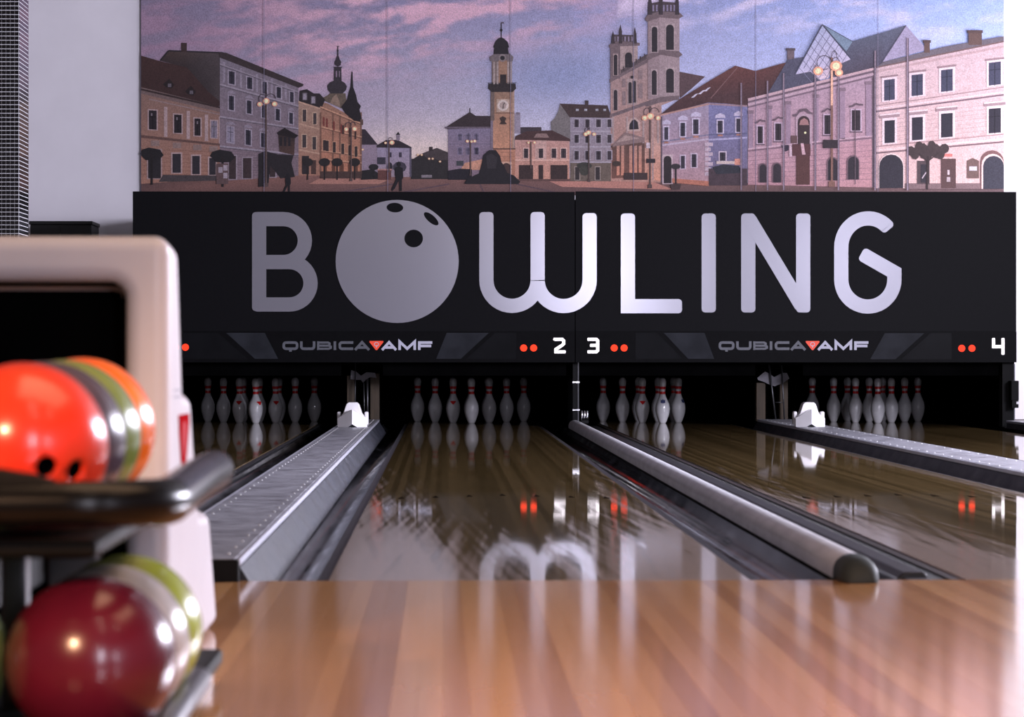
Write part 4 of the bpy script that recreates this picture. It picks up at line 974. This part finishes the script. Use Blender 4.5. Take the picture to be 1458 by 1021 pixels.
for a, b, c_, d in ((1079, 1086, 180, 204), (1104, 1112.5, 176, 200), (1174, 1182, 164, 191), (1213, 1225, 157, 186)):
    pr.win(a, b, c_, d, 15, (182, 154, 174), (52, 42, 50), 2); m_ = (a + b) / 2; w_ = (b - a) / 2 + 4
    pr.poly([(m_ - w_, c_ - 6), (m_ - w_ * 0.5, c_ - 7.5), (m_, c_ - 10.5), (m_ + w_ * 0.5, c_ - 9), (m_ + w_, c_ - 9), (m_ + w_, c_ - 6.5), (m_ + w_ * 0.4, c_ - 6.5), (m_, c_ - 8), (m_ - w_ * 0.5, c_ - 4.5), (m_ - w_, c_ - 3.5)], (96, 76, 88), 16)
    pr.rect(a - 3, b + 3, d + 1, d + 2.8, (100, 80, 92), 16)
pr.win(1136, 1153, 165, 210, 15, (168, 138, 152), (58, 42, 46), 3, arch=True); pr.poly([(1138, 178), (1140, 171), (1145, 168), (1150, 171), (1152, 178)], (150, 104, 104), 17); pr.disc(1146.5, 189, 1.6, 1.6, (250, 214, 160), 18)
pr.poly([(1129, 163), (1134, 162), (1139, 156), (1148, 154), (1155, 160), (1157, 160), (1157, 163), (1152, 162), (1146, 158), (1139, 160), (1134, 166), (1129, 166)], (98, 78, 90), 17)
pr.rect(1128, 1154, 205, 222, (82, 46, 50), 17); pr.poly([(1140, 204), (1144, 204), (1147, 220), (1142, 220)], (192, 150, 160), 18); pr.poly([(1124, 208), (1127, 206), (1128, 223), (1124, 223)], (190, 160, 172), 18); pr.poly([(1112, 207), (1123, 206), (1123, 214), (1118, 216)], (52, 42, 58), 18); pr.rect(1126, 1135, 193, 204, (92, 64, 66), 18)
pr.rect(1133.6, 1153, 222, 263, (82, 48, 46), 16)
for a, b, c_, d in ((1079.6, 1092, 232, 260), (1099, 1113, 231, 260), (1177, 1193, 223, 257), (1205.6, 1223.6, 221, 255.6)): pr.win(a, b, c_, d, 15, None, (110, 84, 94), arch=True); pr.win(a + 2, b - 1, c_ + 2, d, 16, None, (50, 42, 50), arch=True)
# --- pink cream house on the right
pr.vgrad([(1244, 98), (1429.5, 56), (1429.5, 269), (1244, 268)], (190, 160, 168), (206, 164, 160), 12)
pr.poly([(1246, 97), (1258, 88), (1343, 67), (1429.5, 51.5), (1429.5, 58), (1300, 85)], (104, 94, 104), 14); pr.line(1248, 96, 1429.5, 59, 2.0, (112, 84, 84), 15); pr.line(1248, 102, 1429.5, 66, 3.0, (176, 142, 146), 14)
for a, b, c_, d in ((1379, 1398, 46, 64), (1316, 1324, 60, 75)): pr.rect(a, b, c_, d, (96, 72, 68), 15); pr.rect(a - 1.5, b + 1.5, c_ - 3, c_ + 1, (84, 64, 64), 16)
for (xa, ya), (xb, yb2), w_, c_ in (((1247, 159), (1429.5, 135), 2.2, (112, 88, 98)), ((1247, 155), (1429.5, 131), 2.4, (212, 182, 186)), ((1247, 151), (1429.5, 124), 1.2, (150, 118, 122)), ((1247, 218), (1429.5, 202), 2.2, (112, 86, 92)), ((1247, 214), (1429.5, 198), 2.8, (216, 184, 184)), ((1247, 209), (1429.5, 191), 1.2, (152, 118, 120))): pr.line(xa, ya, xb, yb2, w_, c_, 15)
for k in range(8): pr.line(1250, 166 + k * 6, 1429.5, 147 + k * 6, 0.6, (172, 136, 140), 13)
GL = (62, 62, 84)
for a, b, c_, d in ((1259, 1274, 114, 143.5), (1298, 1314, 107, 137), (1340, 1356.5, 100, 131), (1408, 1425, 89.5, 122)):
    pr.win(a, b, c_, d, 15, (216, 190, 198), GL, 3.4, sk=-0.12); pr.poly([(a - 5, c_ - 5), (b + 5, c_ - 8), (b + 5, c_ - 5.5), (a - 5, c_ - 2.5)], (140, 112, 118), 17)
for a, b, c_, d in ((1259.5, 1274, 172, 204), (1298.5, 1314, 167.5, 200), (1340, 1356.5, 162, 196), (1408, 1425, 155, 190)):
    pr.win(a, b, c_, d, 15, (216, 190, 196), (46, 42, 54), 3.4, sk=-0.08, bars=a > 1400); pr.poly([(a - 7, c_ - 7), (b + 7, c_ - 10), (b + 7, c_ - 6), (a - 7, c_ - 3)], (148, 120, 126), 17); pr.poly([(a - 7, c_ - 9), (b + 7, c_ - 12), (b + 7, c_ - 10), (a - 7, c_ - 7)], (218, 194, 198), 17)
pr.win(1251, 1287.5, 218, 268, 16, None, (216, 186, 184), arch=True); pr.win(1252, 1286, 220, 268, 17, None, (48, 44, 54), arch=True)
pr.win(1396, 1429.5, 214, 269, 16, None, (112, 74, 74), arch=True); pr.win(1397.5, 1429.5, 219, 269, 17, None, (212, 178, 174), arch=True); pr.win(1400, 1429.5, 222, 269, 18, None, (54, 52, 64), arch=True)
pr.rect(1306, 1323.6, 229, 262, (78, 62, 66), 16); pr.rect(1311, 1322, 234, 260, (52, 46, 54), 17); pr.line(1313, 254, 1319, 245, 1.6, (180, 160, 170), 18); pr.rect(1340, 1361, 226, 268, (84, 58, 58), 16); pr.rect(1349, 1352, 242, 249, (190, 170, 176), 17); pr.rect(1348, 1353, 252, 259, (170, 150, 156), 17)
pr.rect(1338, 1356, 219, 223, (196, 92, 84), 18); pr.poly([(1377, 254), (1377, 229), (1385, 225), (1394, 229), (1394, 254)], (104, 78, 74), 16); pr.rect(1380, 1391, 237, 243, (190, 180, 196), 17)
pr.rect(1288, 1398, 261, 269, (120, 94, 96), 15)
pr.rect(1242, 1246, 98, 267, (92, 76, 88), 15)
for k in range(9): x = 1297 + k * 6; pr.disc(x, 215 + 4 * math.sin(k * 2.1), 6.5, 7 + 5 * math.sin(math.pi * k / 8), (64, 50, 52), 19, 9)
pr.line(1321, 222, 1320, 270, 3, (54, 42, 44), 19); pr.line(1321, 230, 1308, 218, 1.5, (54, 42, 44), 19); pr.line(1321, 230, 1336, 218, 1.5, (54, 42, 44), 19)
# --- street lamps, flag poles
for x, y, w_ in ((1055.6, 118, 2.2), (1093, 115, 2.4), (1116, 104, 2.6), (1161, 92, 2.6), (1194, 104, 2.6), (1246.5, 72, 2.8), (1292.5, 54, 3)):
    pr.rect(x - w_ / 2, x + w_ / 2, y, 271, (138, 118, 134), 20); pr.rect(x + w_ / 4, x + w_ / 2, y, 271, (92, 78, 92), 21)
pr.rect(1217, 1218.2, 155, 262, (96, 78, 88), 20)
def street_lamp(x, y0, y1, arms, s, L=20, pole=(84, 66, 64)):
    pr.rect(x - 0.12 * s - 0.5, x + 0.12 * s + 0.5, y0, y1, pole, L); pr.rect(x - 0.5 * s, x + 0.5 * s, y1 - 3 * s * 0.3, y1, pole, L)
    for ax, ay, r in arms:
        if r > 1.8:
            cp = arc(x + (ax - x) * 0.55, ay - 2.2 * s * 0.6, abs(ax - x) * 0.5 + 1, 2.0 * s * 0.55, 0, 300, 12)
            for a, b in zip(cp, cp[1:]): pr.line(a[0], a[1], b[0], b[1], 0.9, (70, 58, 66), L)
        pr.glow(ax, ay, r, L + 1)
street_lamp(379, 143, 266, ((370, 148.5, 2.3), (379, 144, 3.0), (391, 148, 2.4)), 6)
street_lamp(500, 182, 258, ((493, 184, 2.0), (505, 183.5, 2.2)), 4)
street_lamp(925.5, 164, 268, ((918, 168, 2.6), (926, 165.5, 3.2), (937, 168, 2.2)), 6); pr.rect(920.5, 933, 226, 232, (50, 42, 48), 22); pr.rect(920, 925.5, 203, 211, (190, 170, 178), 22)
street_lamp(1184.5, 82, 266, ((1165, 101, 4.2), (1190.5, 94, 5.2), (1194.5, 103.5, 3.6)), 9, 22, (120, 82, 72)); pr.rect(1172, 1193, 199, 211, (52, 42, 48), 23)
pr.rect(1183, 1186, 100, 150, (224, 160, 128), 23)
street_lamp(670, 200, 250, ((665.5, 201, 1.4), (671.5, 201.5, 1.3), (676, 201, 1.4)), 3); street_lamp(756, 202, 240, ((752.5, 203, 1.3), (761, 203, 1.3)), 3)
street_lamp(838.5, 189, 259, ((834, 191, 2.0), (838, 189, 2.3), (846, 191, 1.7)), 4); street_lamp(554, 200, 245, ((549, 203.5, 1.2), (558, 203, 2.2)), 3)
for x, y in ((595, 220.5), (600.5, 220.5), (611, 226), (616, 226), (626.5, 230), (516.5, 213)): pr.glow(x, y, 1.0, 12)
# panel seams
mural = thing('town_mural', 'large photo mural of a dusk town square on the white wall', 'mural', (P(815, 270, MY).x, MY, P(815, 276, MY).z))
seams = [200.3, 376, 552, 727, 902, 1076, 1250, 1429.5]
for x in seams[1:-1]: pr.rect(x - 0.35, x + 0.35, TOPY, 276, (118, 110, 134), 26)
pr.rect(200.3, 200.9, TOPY, 276, (70, 66, 84), 26)
me = bpy.data.meshes.new('mural_print'); lo = mural.location
me.from_pydata([(v[0] - lo.x, v[1] - lo.y, v[2] - lo.z) for v in pr.v], [], pr.f); me.update()
ca = me.color_attributes.new('Col', 'FLOAT_COLOR', 'POINT')
for i, c_ in enumerate(pr.c): ca.data[i].color = (*c_, 1)
link('mural_print', me, 'print', mural)
for a, b in zip(seams, seams[1:]):
    p0 = P(a, TOPY, MY); p1 = P(b, 277, MY)
    m = MB().box(p0.x, p1.x - 0.001, MY, WALL_Y - 0.001, p1.z, p0.z); to(mural, m).build('mural_panel', 'backing', mural)

# right end post and switch box
t = thing('mask_end_post', 'tall black end post under the right end of the sign', 'post', (P(1440, 560, MASK_Y).x, MASK_Y, 0))
MB().box(-0.06, 0.035, 0.06, 0.2, 0.0, 1.3).build('post_body', 'black', t)
MB().box(0.032, 0.04, 0.055, 0.2, 0.0, 0.5).build('edge_trim', 'greymetal', t)
t = thing('switch_box', 'small black switch box on the right end post', 'box', tuple(P(1444, 570, MASK_Y - 0.02)))
bevelled(MB().box(-0.028, 0.032, -0.03, 0.08, 0.0, 0.155).build('box_body', 'black', t), 0.004, 2)
MB().box(0.012, 0.03, -0.036, -0.03, -0.03, -0.01).build('switch_light', 'whiteplastic', t)
MB().box(-0.02, 0.03, -0.025, 0.06, -0.06, 0.0).build('box_foot', 'black', t)

# ------------------------------------------------------------------ mosaic pillar on the left
PY = 18.4
a = P(27, 200, PY); b = PX(40, 200, a.x)
pw = 0.62; pd = b.y - PY
t = thing('mosaic_pillar', 'square pillar clad in small black mosaic tiles with white grout', 'pillar', (a.x - pw / 2, PY + pd / 2, -0.005))
MB().box(-pw / 2, pw / 2, -pd / 2, pd / 2, 0, 4.6).build('grout_core', 'grout', t)
tl = MB(); step = 0.0252; g = 0.0036
nz = int(4.55 / step)
for k in range(nz):
    z0 = k * step + g; z1 = (k + 1) * step
    for q in range(int(pw / step)):
        x1 = pw / 2 - q * step - g * 0.5; tl.box(x1 - step + g, x1, -pd / 2 - 0.003, -pd / 2 + 0.001, z0, z1)
    for q in range(int(pd / step)):
        y0 = -pd / 2 + q * step + g * 0.5; tl.box(pw / 2 - 0.001, pw / 2 + 0.003, y0, y0 + step - g, z0, z1)
o = tl.build('mosaic_tiles', 'tile', t); o['kind'] = 'stuff'

# black cabinet by the back wall
p0 = P(43, 314, 27.2); p1 = P(130, 340, 27.2)
t = thing('equipment_cabinet', 'low black cabinet against the white wall left of the sign', 'cabinet', ((p0.x + p1.x) / 2, 27.2, -0.005))
h = (p1.x - p0.x) / 2
bevelled(MB().box(-h, h, 0, 0.6, 0, p0.z - 0.03).build('cabinet_body', 'cabinet', t), 0.006, 2)
bevelled(MB().box(-h - 0.01, h + 0.01, -0.015, 0.6, p0.z - 0.03, p0.z).build('cabinet_top', 'cabinet', t), 0.004, 2)
for s in (-1, 1):
    x0, x1 = sorted((s * 0.005, s * (h - 0.01)))
    d = MB().box(x0, x1, -0.016, 0.0, 0.05, p0.z - 0.05).build('door', 'cabinet', t)
    MB().tube([(s * 0.04, -0.03, 0.8), (s * 0.04, -0.03, 1.0)], 0.006, 8).build('handle', 'greymetal', d)

# ------------------------------------------------------------------ ball return
BX = -0.466; BXL = -1.14; BF = 5.35
br = thing('ball_return', 'white ball return hood with black rounded ball rack', 'ball return', ((BX + BXL) / 2, 5.6, 0))
def brp(mb): return to(br, mb)
prof = [(BF, 0.0), (BF, 0.768), (BF + 0.17, 0.757), (5.62, 0.500), (5.80, 0.494), (5.985, 0.262), (6.265, 0.252), (6.50, 0.0)]
shell = brp(MB().prism(prof, 'x', BXL, BX)).build('hood_shell', 'hood', br)
cut = brp(MB().box(BXL + 0.09, -0.543, BF - 0.2, BF + 0.115, -0.1, 0.688)).build('cutter', 'hood', br)
bevelled(cut, 0.03, 4, smooth=False); bake(cut)
md = shell.modifiers.new('cut', 'BOOLEAN'); md.object = cut; md.solver = 'EXACT'
bake(shell); bpy.data.objects.remove(cut)
bevelled(shell, 0.032, 5, angle=40)
bake(shell)
for p in shell.data.polygons: p.use_smooth = True
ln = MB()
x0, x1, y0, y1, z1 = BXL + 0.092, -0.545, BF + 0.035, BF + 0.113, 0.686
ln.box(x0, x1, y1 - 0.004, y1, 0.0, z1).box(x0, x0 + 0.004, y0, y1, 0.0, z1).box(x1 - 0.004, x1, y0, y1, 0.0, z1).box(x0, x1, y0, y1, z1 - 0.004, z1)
brp(ln).build('mouth_shade_lining', 'pit', shell)  # black sheets stand in for the shade inside the mouth
# red mark and grey print on the side of the hood
m = MB()
def side(mb, pts, off, th):
    n = len(mb.v); k = len(pts); q = [PX(x, y, BX + off) for x, y in pts]
    mb.v += [tuple(v) for v in q] + [(v.x + th, v.y, v.z) for v in q]
    mb.f += [tuple(range(n, n + k)), tuple(range(n + k, n + 2 * k))] + [(n + i, n + (i + 1) % k, n + k + (i + 1) % k, n + k + i) for i in range(k)]
    return mb
rm = brp(side(m, [(254, 591), (268.5, 588.5), (269, 600), (266, 640), (263.5, 667), (258, 667), (255, 620)], 0.0004, 0.0012)).build('red_mark', 'hoodred', shell)
brp(side(MB(), [(260.5, 603), (262.5, 599.5), (264.6, 603), (264.0, 630), (262, 650), (260.6, 650), (260.0, 625)], 0.0016, 0.0008)).build('pale_mark', 'hoodpale', shell)
for y in (554.5, 564):
    brp(side(MB(), [(247, y), (258, y - 0.5), (258, y + 2.2), (247, y + 2.6)], 0.0004, 0.0008)).build('print_line', 'smudge', shell)
# upper rack
RZ = 0.385; RXX = -0.347
def corner(cx, cy, r, a0, a1, z, n=8):
    return [(cx + r * math.cos(math.radians(a0 + (a1 - a0) * i / n)), cy + r * math.sin(math.radians(a0 + (a1 - a0) * i / n)), z) for i in range(n + 1)]
path = [(-1.3, 3.86, RZ - 0.012)] + [(-0.9, 3.86, RZ - 0.012)] + corner(RXX - 0.12, 3.98, 0.12, -90, 0, RZ - 0.008) + [(RXX, 4.4, RZ), (RXX, 4.76, RZ + 0.002)]
rad = [0.030] * len(path)
tb = MB().tube(path + [(RXX, 4.775, RZ + 0.002), (RXX, 4.782, RZ + 0.002)], rad + [0.027, 0.018], 18)
brp(tb).build('upper_rail', 'blackgloss', br, smooth=True)
tr = MB()
tr.box(-1.28, -0.43, 3.90, BF + 0.03, 0.308, 0.333)
bevelled(brp(tr).build('upper_tray', 'blacktray', br), 0.008, 2)
lip = MB().prism([(-1.28, 0.385), (-0.44, 0.385), (-0.45, 0.396), (-0.50, 0.414), (-0.56, 0.424), (-0.66, 0.430), (-1.28, 0.430)], 'y', 3.845, 3.885)
bevelled(brp(lip).build('tray_lip', 'blacktray', br), 0.008, 3)
for x in (-0.605, -1.02):
    bevelled(brp(MB().box(x - 0.018, x + 0.018, 4.42, 4.47, 0.0, 0.30)).build('support_post', 'greymetal', br), 0.006, 2)
bevelled(brp(MB().box(-1.0, -0.66, 4.55, 5.2, 0.18, 0.30)).build('drive_housing', 'black', br), 0.01, 2)
# lower rack
path = [(-1.3, 3.72, 0.072)] + corner(-0.44, 3.80, 0.08, -90, 0, 0.074) + [(-0.36, 4.3, 0.08), (-0.36, 4.62, 0.083)]
brp(MB().tube(path, 0.019, 12)).build('lower_rail', 'greymetal', br, smooth=True)
bevelled(brp(MB().box(-1.28, -0.375, 3.76, 5.34, 0.035, 0.061)).build('lower_tray', 'blacktray', br), 0.006, 2)
for x, y in ((-0.45, 3.9), (-0.45, 4.9), (-1.15, 3.9), (-1.15, 4.9)):
    brp(MB().box(x - 0.02, x + 0.02, y - 0.02, y + 0.02, 0.0, 0.036)).build('rack_foot', 'black', br)
for z in (0.17, 0.128):
    brp(MB().tube([(-1.2, 5.0, z), (-0.70, 5.0, z)], 0.009, 8)).build('cross_bar', 'greymetal', br, smooth=True)
bevelled(brp(MB().box(-0.665, -0.578, 5.27, 5.345, 0.17, 0.285)).build('lift_bracket', 'greymetal', br), 0.006, 2)
brp(MB().tube([(-0.66, 5.24, 0.235), (-0.585, 5.24, 0.235)], 0.012, 10)).build('lift_roller', 'chrome', br, smooth=True)

# ------------------------------------------------------------------ balls
BR = 0.1082
def ball(x, y, z, name, c1, c2, lab, group, scale=9, holes=()):
    bm = bmesh.new(); bmesh.ops.create_uvsphere(bm, u_segments=64, v_segments=40, radius=BR)
    me = bpy.data.meshes.new('bowling_ball'); bm.to_mesh(me); bm.free()
    m = mat_ball(name, c1, c2, scale); me.materials.append(m)
    o = link('bowling_ball', me, None, None, True); o.location = (x, y, z)
    tag(o, lab, 'bowling ball', group)
    cs = []
    for d, r in holes:
        d = Vector(d).normalized()
        c = MB(); c.tube([d * (BR - 0.035), d * (BR + 0.02)], r, 24)
        co = c.build('cutter', m); co.location = (x, y, z); cs.append(co)
        b = o.modifiers.new('hole', 'BOOLEAN'); b.object = co; b.solver = 'EXACT'
    if cs:
        bake(o)
        for c in cs: bpy.data.objects.remove(c)
        hm = MB()
        for d, r in holes:
            d = Vector(d).normalized()
            n = len(hm.v); hm.tube([d * (BR - 0.033), d * (BR - 0.006)], r - 0.0006, 20, caps=False); k = len(hm.v)
            hm.f.append(tuple(range(n, n + 20)))
        hm.build('finger_hole_shade', 'pit', o, smooth=True)  # black cups paint in the shade down the finger holes
    return o
UP = 'balls on the upper rack'; LO = 'balls on the lower rack'
ux = P(33, 636, 4.0).x; uz = 0.444
ball(ux, 4.0, uz, 'ball_red', (0.72, 0.035, 0.014), (0.50, 0.05, 0.018), 'bright red-orange bowling ball with finger holes, nearest on the upper rack', UP, 5,
     holes=(((0.39, -0.90, -0.20), 0.0135), ((0.70, -0.67, -0.25), 0.0135), ((0.42, -0.80, -0.50), 0.015)))
ball(ux + 0.001, 4.218, uz + 0.001, 'ball_plum', (0.05, 0.032, 0.045), (0.09, 0.065, 0.085), 'dark plum grey bowling ball, second from the front on the upper rack', UP)
ball(ux, 4.436, uz + 0.003, 'ball_olive', (0.14, 0.20, 0.03), (0.20, 0.24, 0.07), 'olive green bowling ball between the plum and orange balls', UP)
ball(ux, 4.654, uz + 0.006, 'ball_orange', (0.95, 0.20, 0.012), (0.75, 0.10, 0.01), 'bright orange bowling ball, farthest on the upper rack', UP)
lx = P(130, 940, 4.0).x; lz = 0.171
ball(lx, 4.0, lz, 'ball_burgundy', (0.095, 0.006, 0.018), (0.06, 0.004, 0.013), 'burgundy bowling ball, nearest on the lower rack', LO, 4)
ball(lx, 4.218, lz, 'ball_grey', (0.52, 0.50, 0.50), (0.20, 0.17, 0.14), 'pale grey marbled bowling ball behind the burgundy ball', LO, 6)
ball(lx, 4.436, lz, 'ball_lime', (0.36, 0.46, 0.03), (0.28, 0.28, 0.10), 'lime green bowling ball, farthest on the lower rack', LO, 6)
ball(lx - 0.2175, 4.03, lz, 'ball_green', (0.24, 0.32, 0.10), (0.16, 0.22, 0.08), 'dull green bowling ball at the left photo edge, lower rack', LO, 6)
